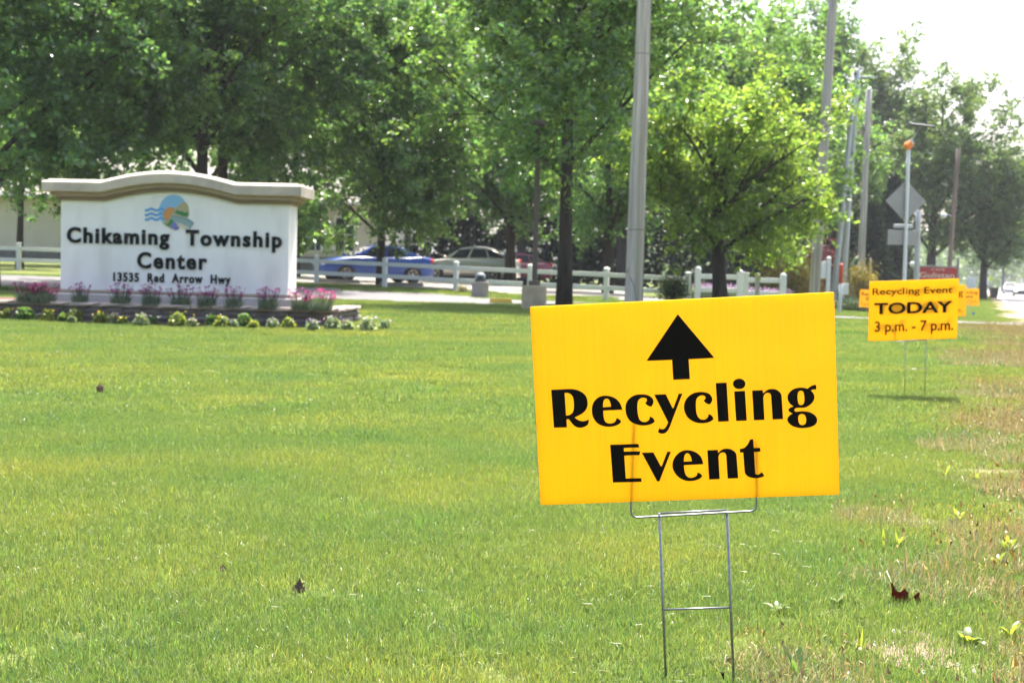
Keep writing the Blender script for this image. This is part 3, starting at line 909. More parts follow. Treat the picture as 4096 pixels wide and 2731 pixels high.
# ---- the sharp sign in front
fr1 = Frame([(2106, 1228), (3322, 1169), (3373, 1977), (2176, 2019)], SW)
sign1, pn1 = sign_root(fr1, 'big yellow sign reading Recycling Event under a black arrow, on wire stake')
GL = [
 ('letter', (2180, 1530, 5.113), ['126,145! 300,137 480,129 580,132 690,160 790,220 850,300 873,400 868,480 835,555 780,615 700,665 606,708! 650,745 710,775 775,787 830,778 897,750! 895,800 880,850 840,885 780,910 720,920 650,908 590,870 540,815 490,747! 460,745 440,752! 449,912! 182,919!',
   '402,215! 430,207 480,213 530,240 565,285 582,350 590,440 588,520 575,585 545,630 500,658 455,668 431,667!']),
 ('letter', (2180, 1530, 5.113), ['1582,552! 1195,568! 1193,600 1200,690 1215,760 1245,805 1290,828 1340,832 1395,820 1440,785 1455,750 1456,725! 1500,735 1540,765 1557,798! 1520,840 1450,876 1370,895 1280,899 1180,882 1090,840 1020,770 975,680 958,580 965,480 1000,390 1070,315 1150,275 1250,265 1350,280 1440,320 1510,385 1555,460',
   '1188,500! 1188,450 1195,390 1215,345 1255,325 1295,335 1325,380 1342,440 1349,490!']),
 ('letter', (2180, 1530, 5.113), ['2046,415! 2075,385 2083,350 2070,322 2030,307 1985,308 1935,332 1900,385 1890,450 1890,540 1900,640 1925,730 1960,780 2010,801 2060,800 2110,775 2138,735 2137,693! 2180,705 2220,735 2246,788! 2210,825 2130,858 2040,873 1940,868 1840,840 1750,790 1690,715 1655,620 1645,520 1660,420 1710,340 1790,275 1880,245 1980,238 2080,248 2150,278 2200,325 2221,385 2205,440 2175,488! 2130,480 2085,455']),
 ('letter', (2600, 1490, 5.88), ['98,516! 372,505! 530,832! 552,828! 675,495! 762,490! 510,1150! 480,1230 440,1320 390,1390 340,1422 280,1432 230,1420 184,1393! 222,1300! 245,1320 285,1328 330,1318 370,1280 400,1225 428,1168!']),
 ('letter', (2600, 1490, 5.88), ['1260,655! 1295,620 1305,585 1285,550 1240,532 1190,537 1140,560 1100,610 1083,670 1080,760 1085,880 1100,970 1140,1050 1190,1092 1250,1103 1310,1090 1355,1050 1373,1010 1368,977! 1420,985 1470,1030 1495,1083! 1450,1130 1370,1165 1280,1183 1180,1185 1080,1168 980,1125 890,1055 830,960 800,860 800,760 825,670 880,585 960,515 1060,470 1180,452 1290,460 1390,495 1445,560 1466,630 1445,690 1410,740! 1370,738 1310,708']),
 ('letter', (2600, 1490, 5.88), ['1545,243! 1801,233! 1854,1141! 1601,1151!']),
 ('letter', (2600, 1490, 5.88), ['1980,438! 2233,427! 2277,1124! 2024,1134!']),
 ('letter_dot', (2600, 1490, 5.88), [' '.join('%.0f,%.0f' % (2097 + 148 * math.cos(a), 262 + 122 * math.sin(a)) for a in np.linspace(0, 6.283, 13)[:-1])]),
 ('letter', (2840, 1490, 5.113), ['862,365! 1078,355! 1085,420! 1130,385 1190,345 1280,332 1360,348 1420,390 1455,440 1466,500! 1494,946! 1280,956! 1250,500! 1245,460 1225,425 1185,411 1140,422 1105,460 1090,510! 1114,963! 897,970!']),
 ('letter', (2840, 1490, 5.113), ['1998,328! 2040,290 2100,258 2165,250! 2175,290 2168,348! 2120,343 2062,364! 2105,410 2132,470 2132,530 2100,600 2040,660 1960,705 1880,719! 1780,719 1740,735 1725,765 1745,792 1780,797 1830,790 1900,787 2000,797 2090,830 2160,885 2192,955 2180,1020 2130,1075 2040,1112 1930,1129 1820,1127 1710,1100 1620,1040 1582,970 1590,920 1630,870 1692,832! 1640,810 1605,775 1606,745 1640,715 1708,688! 1650,650 1605,590 1585,520 1595,450 1640,385 1710,335 1800,310 1880,305 1950,315',
   '1858,366 1905,390 1922,450 1930,530 1922,610 1900,648 1858,662 1820,645 1800,590 1790,510 1795,430 1815,385', '1885,842 1935,865 1960,915 1967,970 1955,1030 1925,1062 1880,1070 1840,1055 1815,1010 1803,950 1808,890 1835,855']),
 ('letter', (2420, 1740, 5.88), ['120,222! 785,202! 812,284! 442,298! 446,382! 834,376! 806,474! 740,466 640,468! 452,477! 490,1013! 856,1006! 860,1092! 186,1108!']),
 ('letter', (2420, 1740, 5.88), ['865,410! 1138,402! 1315,730! 1332,728! 1465,388! 1550,383! 1280,1080! 1225,1082!']),
 ('letter', (2420, 1740, 5.88), ['2315,678! 1858,700! 1860,760 1875,860 1900,930 1950,980 2010,998 2070,992 2130,965 2165,925 2168,878! 2220,888 2265,920 2287,957! 2240,1010 2150,1050 2050,1070 1940,1070 1830,1040 1720,975 1640,880 1595,780 1587,680 1605,590 1660,490 1740,410 1830,365 1940,350 2050,365 2160,415 2240,485 2285,570',
   '1855,618! 1858,550 1870,480 1900,435 1938,421 1980,440 2015,500 2032,560 2042,610!']),
 ('letter', (2750, 1740, 6.918), ['547,413! 840,403! 848,490! 910,430 980,385 1090,369 1200,388 1290,440 1340,500 1358,570! 1403,1184! 1110,1195! 1072,570! 1060,525 1030,485 980,474 920,490 875,540 857,600! 892,1209! 598,1222!']),
 ('letter', (2750, 1740, 6.918), ['1727,115! 1818,108! 1832,352! 2012,347! 2022,450! 1842,460! 1875,1040! 1890,1075 1930,1090 1980,1078 2020,1050 2043,1018! 2090,1060 2128,1122! 2040,1160 1950,1180 1860,1182 1760,1170 1680,1140 1610,1080 1582,1010! 1540,478! 1450,474! 1445,375! 1500,370 1580,340 1650,270 1700,190']),
 ('arrow', (2050, 1100, 1.6504), ['1091,258! 1333,546! 1163,555! 1171,686! 1061,691! 1053,559! 884,566!']),
]
for nm, (ox, oy, sc), specs in GL:
    loops = [[fr1.loc(*p) for p in outline(s, ox, oy, sc)] for s in specs]
    m = MB(); m.prism(loops, -.0012, -.0002)
    put(m.build(nm, M['ink']), sign1, fr1.M)
stake(sign1, fr1, half=.086, xo=.010, prongs=(-.148, .172), ph=(.205, .145), bars=(-.040, -.288, -.536))

# ---- the TODAY sign and the ones behind it
def px_text(root, fr, s, xl, yl, xr, yr, caph, offset, z=-.0012, mat='ink', back=True):
    """text whose baseline runs from pixel (xl,yl) to (xr,yr)"""
    a = fr.loc(xl, yl); b = fr.loc(xr, yr)
    d = (fr.o - CAMP).y
    cap = caph / F * d
    before = set(root.children)
    put_text(root, s, a[0], b[0], a[1], cap, z, z + .001, M[mat], offset, (b[1] - a[1]) / (b[0] - a[0]))
    for o in root.children:
        if o not in before: o.matrix_local = Matrix.Translation(-root.location) @ fr.M
    if back:
        before = set(root.children)
        put_text(root, s, -b[0], -a[0], (a[1] + b[1]) / 2, cap, ST + .0002, ST + .0012, M[mat], offset, 0, 'back_letter', mirror=True)
        for o in root.children:
            if o not in before: o.matrix_local = Matrix.Translation(-root.location) @ fr.M

fr2 = Frame([(3470, 1127), (3828.5, 1115), (3836, 1353), (3481, 1364)], SW)
sign2, pn2 = sign_root(fr2, 'yellow sign reading Recycling Event TODAY 3 p.m. - 7 p.m. on wire stake')
q = lambda x, y: (3400 + x / 3.734, 1000 + y / 3.734)
px_text(sign2, fr2, 'Recycling Event', *q(335, 672), *q(1530, 640), 100 / 3.734, .012)
px_text(sign2, fr2, 'TODAY', *q(358, 962), *q(1527, 930), 172 / 3.734, .028)
px_text(sign2, fr2, '3 p.m. - 7 p.m.', *q(368, 1222), *q(1540, 1193), 158 / 3.734, .012)
stake(sign2, fr2, half=.086, xo=.030, prongs=(-.155, .16), ph=(.11, .11), bars=(-.012, -.262, -.512))

def far_sign(px, top, bot, D, label, lines, yaw=0, tilt=0, bars=(-.012, -.262, -.512), xo=0):
    fr = simple_frame(px, top, bot, D, yaw, tilt)
    root, pn = sign_root(fr, label)
    for s, x0, x1, zb, cap, off in lines:
        o0 = set(root.children)
        put_text(root, s, x0 * SW, x1 * SW, zb * SH, cap * SH, -.0012, -.0002, M['ink'], off)
        for o in root.children:
            if o not in o0: o.matrix_local = Matrix.Translation(-root.location) @ fr.M
    stake(root, fr, xo=xo, prongs=(-.155, .16), ph=(.11, .11), bars=bars)
    return root
T3 = [('Recycling', -.44, .44, .66, .2, .012), ('Event', -.25, .25, .40, .19, .02), ('3 p.m. - 7 p.m.', -.44, .44, .12, .15, .0)]
far_sign(3769, 1140, 1265, 20.2, 'yellow sign mostly hidden behind the TODAY sign, only its g showing', T3, tilt=R(1.5))
far_sign(3868, 1153, 1217, 40.5, 'small yellow sign behind the TODAY sign with Recycling over Event', T3, yaw=R(-4))
far_sign(3886, 1181, 1222, 61, 'smallest yellow sign, lowest and farthest of the row by the road', T3, yaw=R(3))
far_sign(3491, 1160, 1230, 36, 'yellow sign peeking out left of the TODAY sign beside the hedge', T3, tilt=R(-1))

# ================================================================== the township monument
def plants_mesh(rs, n, rad, size, dome=.8, zc=0.0, up_bias=.6, flat=.6, tint=.35):
    """cloud of leaf-shaped faces in a dome"""
    d = rs.normal(0, 1, (n, 3)); d /= np.linalg.norm(d, axis=1)[:, None]
    r = rs.rand(n) ** .45
    p = d * r[:, None] * np.array(rad); p[:, 2] = np.abs(p[:, 2]) * dome + zc
    return leaf_quads(rs, p, size, up_bias, flat, tint)

def leaf_quads(rs, p, size, up_bias=.5, flat=.62, tint=.35, warm=.18):
    n = len(p)
    nrm = rs.normal(0, 1, (n, 3)); nrm[:, 2] += up_bias * 2; nrm /= np.linalg.norm(nrm, axis=1)[:, None]
    a = rs.normal(0, 1, (n, 3)); a[:, 2] -= .5
    a -= nrm * (a * nrm).sum(1)[:, None]; a /= np.linalg.norm(a, axis=1)[:, None] + 1e-9
    b = np.cross(nrm, a)
    s = (size * rs.uniform(.6, 1.35, n))[:, None]
    fold = nrm * s * .14
    V = np.stack([p - a * s * .5, p + b * s * flat * .5 - a * s * .05 + fold, p + a * s * .55, p - b * s * flat * .5 - a * s * .05 + fold], 1)
    base = np.arange(n)[:, None] * 4
    Fc = np.concatenate([base + np.array([[0, 1, 2]]), base + np.array([[0, 2, 3]])])
    c = np.ones((n, 3)) * rs.uniform(1 - tint, 1 + tint, n)[:, None]
    k = rs.rand(n)
    c[k < warm] *= np.array([1.28, 1.12, .9])
    c[k > .85] *= np.array([.75, .92, 1.15])
    return V.reshape(-1, 3), Fc, np.repeat(c, 4, 0)

ma = R(4.0)
mf = Frame.__new__(Frame)
_c = at(716, 1150, 18.2)
mX = Vector((math.cos(ma), -math.sin(ma), 0)); mZ = Vector((0, 0, 1)); mY = mZ.cross(mX)
mf.X, mf.Y, mf.Z, mf.o = mX, mY, mZ, Vector((_c.x, _c.y, tz(_c.x, _c.y)))
mf.M = Matrix(((mX.x, mY.x, 0, mf.o.x), (mX.y, mY.y, 0, mf.o.y), (0, 0, 1, mf.o.z), (0, 0, 0, 1)))
mf.inv = mf.M.inverted()
mono = empty('monument_sign', mf.o, 0, 'white stucco monument sign of the township center with arched stone cap', 'sign')
def mput(m, name, mat, smooth=False, parent=None):
    o = m.build(name, mat, smooth=smooth)
    if parent is None:
        o.parent = mono; o.matrix_local = Matrix.Translation(-mono.location) @ mf.M
    else: o.parent = parent
    return o
xL, xR = mf.loc(243, 1000)[0], mf.loc(1154, 1000)[0]
DEP = .49
z_wall0 = mf.loc(700, 1168)[1]
a0, a1 = mf.loc(424, 770)[0], mf.loc(950, 785)[0]
am, ah = (a0 + a1) / 2, (a1 - a0) / 2
RISE = .148
def bump(x):
    t = abs((x - am) / (ah * 1.01))
    return RISE * (1 - t * t) ** 1.1 if t < 1 else 0.0
z_cap0 = mf.loc(300, 770)[1]
def arch_band(x0, x1, zlo, zhi, y0, y1, flat_lo=None):
    xs = sorted(set([x0, x1] + list(np.linspace(a0 - .1, a1 + .1, 40))))
    top = [(x, zhi + bump(x)) for x in xs]
    lo = [(x, (zlo + bump(x)) if flat_lo is None else flat_lo) for x in xs] if flat_lo is None else [(x0, flat_lo), (x1, flat_lo)]
    m = MB(); m.prism([lo + top[::-1]], y0, y1); return m
mput(arch_band(xL, xR, 0, z_cap0 - .10, 0, DEP, flat_lo=z_wall0), 'wall', M['stucco'])
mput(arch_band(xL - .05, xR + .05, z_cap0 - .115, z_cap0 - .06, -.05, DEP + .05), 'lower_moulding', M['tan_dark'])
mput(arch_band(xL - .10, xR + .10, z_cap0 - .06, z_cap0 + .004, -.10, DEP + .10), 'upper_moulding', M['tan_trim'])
def cap_mesh(x0, x1, zb):
    xs = [x0, x0 + .10] + [x for x in np.linspace(a0 - .15, a1 + .15, 44)] + [x1 - .10, x1]
    m = MB(); k = 8
    for i, x in enumerate(xs):
        e = i in (0, len(xs) - 1); z = zb + bump(x)
        hi = .146 if e else .186
        yf, yb = (-.175, DEP + .175)
        q = .004 if e else .10
        sec = [(yf + .01, 0), (yf, .012), (yf, .134), (yf + .012, .146), (yf + max(q, .013), hi), (yb - max(q, .013), hi), (yb, .14), (yb, 0)]
        m.v += [Vector((x, y, z + h)) for y, h in sec]
    for i in range(len(xs) - 1):
        for j in range(k):
            j2 = (j + 1) % k
            m.f.append((i * k + j, i * k + j2, (i + 1) * k + j2, (i + 1) * k + j))
    m.f.append(tuple(range(k))); m.f.append(tuple(range(len(xs) * k - 1, (len(xs) - 1) * k - 1, -1)))
    return m
cap = mput(cap_mesh(xL - .215, xR + .215, z_cap0), 'cap', M['cap_stone'])
fix_normals(cap)
z_bed = mf.loc(700, 1221)[1] + .02
m = MB(); m.box(((xL + xR) / 2, DEP / 2, z_wall0 - .022), (xR - xL + .10, DEP + .10, .05), .012); mput(m, 'base_moulding', M['tan_trim'])
m = MB(); m.box(((xL + xR) / 2, DEP / 2, (z_wall0 - .047 - .1) / 2), (xR - xL + .20, DEP + .20, z_wall0 - .047 + .1), .02); mput(m, 'plinth', M['plinth'])
def mono_text(s, x0, y0, x1, y1, caph, off, depth=.022):
    a = mf.loc(x0, y0); b = mf.loc(x1, y1)
    before = set(mono.children)
    put_text(mono, s, a[0], b[0], a[1], caph / F * 18.2, -depth, -.001, M['letter'], off, (b[1] - a[1]) / (b[0] - a[0]), spacing=1.2)
    for o in mono.children:
        if o not in before: o.matrix_local = Matrix.Translation(-mono.location) @ mf.M
mono_text('Chikaming  Township', 269, 971, 1128, 991.5, 63, .036)
mono_text('Center', 550, 1073, 829, 1079.5, 65, .030)
mono_text('13535  Red  Arrow  Hwy', 454, 1125, 923, 1136.5, 36, .034, .014)
# the emblem: flat painted cut-outs fixed on the wall
EMB = [
 ('sky_disc', (.23, .46, .70), '710,650 740,500 830,340 960,220 1100,170 1230,160 1400,200 1520,320 1565,390! 1400,470 1280,590 1200,640 1100,700 900,900 900,1080! 810,1050 750,960 715,800', .006),
 ('dune', (.40, .36, .20), '1150,800! 1280,600 1400,470 1565,395! 1640,470 1690,600 1705,800 1640,945! 1400,880', .009),
 ('dune', (.40, .36, .20), '930,1030! 1060,910 1170,800! 1130,960 1250,1100 1350,1200 1405,1250! 1300,1330 1150,1290 960,1190 830,1100!', .009),
 ('sun_disc', (.55, .26, .09), '930,1020! 870,900 858,780 900,680 980,600 1090,568 1200,590 1245,630! 1150,760 1060,900', .012),
 ('tree_row', (.02, .19, .06), '1250,700 1330,678 1400,705 1500,705 1540,748 1640,735 1690,790 1650,860 1560,875 1480,855 1400,815 1290,780', .012),
 ('field', (.19, .30, .31), '1170,830! 1260,838 1480,890 1690,955 1870,1090! 1720,1295! 1640,1195 1330,1075 1110,975!', .0125),
 ('path_stripe', (.55, .52, .40), '1320,1078! 1500,1130 1640,1200 1725,1300! 1640,1325! 1500,1235 1350,1155!', .0155),
 ('vine', (.03, .22, .06), '1070,1000 1130,985 1180,1015 1175,1100 1110,1180 1060,1210 1000,1180 940,1150 1040,1085', .015),
 ('grape', (.20, .19, .48), '1110,1190 1145,1105 1220,1075 1290,1120 1310,1190 1280,1270 1200,1290 1130,1260', .018),
 ('grape', (.15, .16, .45), '1230,1260 1290,1200 1345,1220 1345,1270 1300,1320 1250,1315', .021),
]
emb = bpy.data.objects.new('emblem', None); COL.objects.link(emb); emb.parent = mono; emb.matrix_local = Matrix.Translation(-mono.location) @ mf.M
for i, (nm, c, sp, dp) in enumerate(EMB):
    mt = surf('emblem_%s_%d' % (nm, i), c, rough=.6)
    m = MB(); m.prism([[mf.loc(*p) for p in outline(sp, 550, 760, 8.254)]], -dp, -.001); m.build(nm, mt, emb)
wmat = surf('emblem_wave', (.10, .32, .62), rough=.6)
for k in range(3):
    yc = 650 + 155 * k
    xs = np.linspace(250, 900, 24)
    wv = lambda x: 30 * math.sin((x - 250) / 650 * 4 * math.pi + .6)
    pts = [(x, yc - 42 + wv(x)) for x in xs] + [(x, yc + 42 + wv(x)) for x in xs[::-1]]
    m = MB(); m.prism([[mf.loc(550 + a / 8.254, 760 + b / 8.254) for a, b in pts]], -.0075, -.001); m.build('wave', wmat, emb)
rowm = surf('emblem_row', (.34, .46, .46), rough=.6)
for k in range(3):
    y = 905 + 55 * k; x0 = 1160 - 20 * k
    pts = [(x0, y - 8), (x0 + 320, y + 75), (1790 - 25 * k, y + 215), (1780 - 25 * k, y + 232), (x0 + 310, y + 92), (x0, y + 8)]
    m = MB(); m.prism([[mf.loc(550 + a / 8.254, 760 + b / 8.254) for a, b in pts]], -.0135, -.0124); m.build('field_row', rowm, emb)

# ---- stone planter
planter = empty('stone_planter', mf.o, 0, 'low curved planter of rough grey stone blocks under the monument sign', 'planter')
def pput(o, parent=None):
    o.parent = planter; o.matrix_local = Matrix.Translation(-planter.location) @ mf.M; return o
yF = -.82
xE = mf.loc(1440, 1240)[0] - .27
z_top = mf.loc(700, 1222)[1] + .040
PATHP = [(xL - 2.2, yF + .05)] + [(x, yF) for x in np.linspace(xL - 1.6, xE - .45, 40)]
for t in np.linspace(0, math.pi / 2, 10)[1:]:
    PATHP.append((xE - .45 + .45 * math.sin(t), yF + .45 - .45 * math.cos(t)))
PATHP += [(xE, y) for y in np.linspace(yF + .6, 1.3, 8)]
PD = np.concatenate([[0], np.cumsum([math.dist(a, b) for a, b in zip(PATHP, PATHP[1:])])])
def pathp(d):
    return np.array([np.interp(d, PD, [p[0] for p in PATHP]), np.interp(d, PD, [p[1] for p in PATHP])])
prs = np.random.RandomState(5)
def block_mesh(seed, l, h, d):
    rs = np.random.RandomState(seed)
    nx, nz = 5, 3
    v = []; f = []
    for iz in range(nz):
        for ix in range(nx):
            x = (ix / (nx - 1) - .5) * l; z = (iz / (nz - 1) - .5) * h
            edge = ix in (0, nx - 1) or iz in (0, nz - 1)
            v.append((x + (rs.uniform(-.006, .006) if not edge else 0), -d / 2 + (rs.uniform(.0, .012) if edge else -rs.uniform(.004, .026)), z))
    for iz in range(nz - 1):
        for ix in range(nx - 1):
            a = iz * nx + ix; f.append((a, a + 1, a + 1 + nx, a + nx))
    b = len(v)
    v += [(-l / 2, d / 2, -h / 2), (l / 2, d / 2, -h / 2), (l / 2, d / 2, h / 2), (-l / 2, d / 2, h / 2)]
    f += [tuple(range(nx - 1, -1, -1)) + (b, b + 1), tuple(range((nz - 1) * nx, nz * nx)) + (b + 2, b + 3), (b + 1, b, b + 3, b + 2)]
    f += [(0, nx, 2 * nx, b + 3, b), (nx - 1, b + 1, b + 2, 3 * nx - 1, 2 * nx - 1)]
    me = pymesh('stone', v, f); return me
zb0 = -.06
hc = (z_top - .055 - zb0) / 3.0
BM = [block_mesh(40 + i, l, hc - .007, .2) for i, l in enumerate((.30, .26, .34, .28, .22, .32))]
BL = (.30, .26, .34, .28, .22, .32)
CM = [block_mesh(60 + i, l, .053, .27) for i, l in enumerate((.42, .36, .46))]
CL = (.42, .36, .46)
for q in BM: q.materials.append(M['block'])
for q in CM: q.materials.append(M['block_cap'])
for course in range(4):
    d = .1 + .13 * (course % 2); meshes, lens = (BM, BL) if course < 3 else (CM, CL)
    z = zb0 + hc * (course + .5) if course < 3 else z_top - .0275
    k = course
    while d < PD[-1] - .2:
        i = prs.randint(len(meshes)); l = lens[i]
        p = pathp(d + l / 2); t = pathp(d + l / 2 + .05) - pathp(d + l / 2 - .05)
        an = math.atan2(t[1], t[0])
        o = bpy.data.objects.new('stone', meshes[i]); COL.objects.link(o); o.parent = planter
        o.matrix_local = Matrix.Translation(-planter.location) @ mf.M @ Matrix.Translation((p[0], p[1], z)) @ Matrix.Rotation(an + prs.uniform(-.03, .03), 4, 'Z') @ Matrix.Translation((0, prs.uniform(-.012, .012) + (.08 if course < 3 else .06), 0))
        d += l + .008
m = MB(); m.prism([[(p[0] * 1.0, p[1]) for p in PATHP] + [(xL - 2.2, 1.3)]], 0, 1)
# soil fill: outline lies in the ground plane
lp = [(p[0] - (.1 if p[0] > xE - .3 else 0), p[1] + .12) for p in PATHP] + [(xL - 2.2, 1.3)]
tri = tessellate_polygon([[Vector((a, b, 0)) for a, b in lp]])
me = pymesh('soil_fill', [(a, b, z_top - .02) for a, b in lp], tri); o = pput(link('soil_fill', me, M['mulch'])); fix_normals(o)
# mulch strip in front of the blocks, lying on the lawn
fr_pts = []; bk_pts = []
for dd in np.linspace(0, PD[-1] - 1.6, 50):
    p = pathp(dd); t = pathp(dd + .05) - pathp(dd - .05 if dd > .05 else 0); t = t / (np.linalg.norm(t) + 1e-9)
    nrm = np.array([t[1], -t[0]])
    w = .50 + .05 * math.sin(dd * 2.1)
    A = mf.M @ Vector((p[0], p[1], 0)); B = mf.M @ Vector((*(p + nrm * w), 0))
    bk_pts.append((A.x, A.y, tz(A.x, A.y) + .02)); fr_pts.append((B.x, B.y, tz(B.x, B.y) + .014))
n = len(fr_pts)
me = pymesh('flower_bed', fr_pts + bk_pts, [(i, i + 1, n + i + 1, n + i) for i in range(n - 1)])
tag(link('flower_bed', me, M['mulch']), kind='structure')

# ---- flowers
def clump_dianthus(px, D, wide, hot, label, seed):
    rs = np.random.RandomState(seed)
    p = at(px, 1215, D); base = mf.M @ Vector((*(mf.inv @ Vector((p.x, p.y, 0))).xy, z_top - .025))
    r = empty('dianthus_plant', base, 0, label, 'flower', 'dianthus clumps in the stone planter')
    v, f, c = blades(rs, int(500 * wide), .22 * wide ** .7, .10, .20, .006, lean=.45)
    link('foliage', npmesh('foliage', v, f, col=c), M['leaf_sage'], r)
    n = int(46 * wide)
    a = rs.uniform(-1, 1, (n, 2)) * np.array([.16 * wide ** .8, .12]); h = rs.uniform(.17, .31, n) - np.abs(a[:, 0]) * .25
    st = MB()
    for (x, y), z in zip(a, h): st.tube([(x * .4, y * .4, .02), (x * .8, y * .8, z * .6), (x, y, z)], .0022, 3, caps=False)
    st.build('stems', M['leaf_sage'], r)['kind'] = 'stuff'
    # every bloom: a ring of five notched petals
    V = []; Fc = []; Cc = []
    for (x, y), z in zip(a, h):
        R0 = rs.uniform(.018, .029); nrm = Vector((rs.normal() * .5, rs.normal() * .5 - .3, 1)).normalized()
        q = nrm.to_track_quat('Z', 'Y'); br = rs.uniform(.7, 1.3)
        for k in range(5):
            t0 = k * 1.2566; b = len(V)
            for rr, tt in ((.1, 0), (.9, -.5), (1.0, -.1), (.9, .5)):
                w = q @ Vector((R0 * rr * math.cos(t0 + tt), R0 * rr * math.sin(t0 + tt), .2 * R0 * rr))
                V.append((x + w.x, y + w.y, z + w.z)); Cc.append((br, br, br))
            Fc += [(b, b + 1, b + 2), (b, b + 2, b + 3)]
    o = link('blossoms', npmesh('blossoms', V, np.array(Fc), col=np.array(Cc)), M['petal_pink' if hot else 'petal_plum'], r)
    o['kind'] = 'stuff'
DI = [(118, 17.55, 1.5, 0), (172, 17.5, 1.4, 1), (322, 17.5, .8, 0), (482, 17.45, 1.0, 0), (605, 17.4, 1.0, 0), (722, 17.4, 1.1, 0), (828, 17.35, 1.0, 0), (935, 17.3, .9, 0), (1072, 17.25, 1.1, 0), (1200, 17.2, 1.0, 0), (1280, 17.2, 1.6, 1)]
for i, (px, D, w, hot) in enumerate(DI):
    clump_dianthus(px, D, w, hot, '%s dianthus clump, %s from the left in the stone planter' % ('hot pink' if hot else 'plum pink', ORD[i]), 300 + i)

def bedding(px, py, D, size, kind, label, seed):
    rs = np.random.RandomState(seed)
    p = ground_at(px, D)
    r = empty('bedding_plant', (p.x, p.y, p.z + .012), 0, label, 'plant', 'bedding plants in front of the stone planter')
    mat = {'green': 'leaf_annual', 'pale': 'leaf_pale', 'dark': 'leaf_maple'}[kind]
    n = int(260 * size)
    v, f, c = plants_mesh(rs, n, (.15 * size, .13 * size, .22 * size), .055, 1.0, .02, .5, .6)
    link('foliage', npmesh('foliage', v, f, col=c), M[mat], r)
    st = MB()
    for k in range(5):
        t = rs.uniform(0, 6.28); st.tube([(0, 0, -.01), (.07 * size * math.cos(t), .06 * size * math.sin(t), .14 * size)], .004, 4)
    st.build('stems', M['leaf_shrub'], r)['kind'] = 'stuff'
    nb = 5 if kind != 'pale' else 7
    pm = 'petal_lilac' if kind == 'pale' else ('petal_yellow' if seed % 3 else 'petal_white')
    a = rs.normal(0, 1, (nb, 3)) * np.array([.09, .08, .03]) * size; a[:, 2] = .19 * size + np.abs(a[:, 2])
    v, f, c = leaf_quads(rs, a, .035, .8, .9)
    link('blossoms', npmesh('blossoms', v, f, col=c), M[pm], r)['kind'] = 'stuff'
BP = [(25, 17.35, 1.0, 'green'), (88, 17.3, 1.3, 'dark'), (125, 17.15, .8, 'pale'), (190, 17.25, .95, 'green'), (262, 17.2, 1.0, 'dark'), (312, 17.2, 1.1, 'green'), (288, 17.0, .7, 'pale'), (392, 17.15, 1.1, 'green'), (440, 16.95, .9, 'pale'), (486, 17.1, .9, 'green'), (575, 16.9, 1.0, 'pale'), (622, 17.05, 1.1, 'dark'), (718, 17.0, 1.2, 'green'), (762, 16.8, .9, 'pale'), (838, 16.95, 1.2, 'dark'), (882, 16.9, 1.1, 'green'), (938, 16.75, .9, 'pale'), (992, 16.9, 1.15, 'dark'), (1020, 16.75, 1.0, 'green'), (1085, 16.65, .8, 'pale'), (1140, 16.8, 1.15, 'green'), (1240, 16.6, 1.0, 'pale'), (1335, 16.65, 1.2, 'pale'), (1405, 16.6, 1.2, 'pale'), (1478, 16.7, 1.2, 'pale'), (1535, 16.9, 1.1, 'pale')]
KN = {'green': 'bright green', 'pale': 'pale silvery', 'dark': 'dark green'}
for i, (px, D, s_, k) in enumerate(BP):
    bedding(px + 14 * math.sin(i * 7.3), 0, D + .12 * math.sin(i * 4.1), s_ * (.48 + .24 * (.5 + .5 * math.sin(i * 2.7))), k, '%s bedding plant, %s from the left along the planter' % (KN[k], ORD[i]), 400 + i)

# ================================================================== fence along the car park
fx0, fy0 = FENCE[5]
fence = empty('rail_fence', (fx0, fy0, tz(fx0, fy0)), 0, 'white two-rail vinyl fence between the driveway and the parked cars', 'fence')
def loc_to(root, v): return Vector(v) - root.location
PH = .93
postm = MB(); postm.box((0, 0, PH / 2 - .1), (.135, .135, PH + .2), .008); postm.box((0, 0, PH + .012), (.16, .16, .024), .006)
postm.v += []; b0 = len(postm.v)
postm.add([(-.075, -.075, PH + .024), (.075, -.075, PH + .024), (.075, .075, PH + .024), (-.075, .075, PH + .024), (0, 0, PH + .06)], [(0, 1, 4), (1, 2, 4), (2, 3, 4), (3, 0, 4), (3, 2, 1, 0)])
post_me = postm.mesh('post'); post_me.materials.append(M['vinyl'])
FP = [Vector((x, y, tz(x, y))) for x, y in FENCE]
for i, p in enumerate(FP):
    a = FP[max(i - 1, 0)]; b = FP[min(i + 1, len(FP) - 1)]
    o = bpy.data.objects.new('post', post_me); COL.objects.link(o); o.parent = fence; o.location = p - fence.location
    o.rotation_euler = (0, 0, math.atan2(b.y - a.y, b.x - a.x))
for a, b in zip(FP, FP[1:]):
    d = b - a; L_ = d.length; an = math.atan2(d.y, d.x)
    for h in (.36, .76):
        m = MB(); m.box((0, 0, 0), (L_ - .13, .045, .135), .006)
        o = m.build('rail', M['vinyl'], fence); o.location = (a + b) / 2 + Vector((0, 0, h)) - fence.location
        o.rotation_euler = (0, -math.atan2(d.z, math.hypot(d.x, d.y)), an)

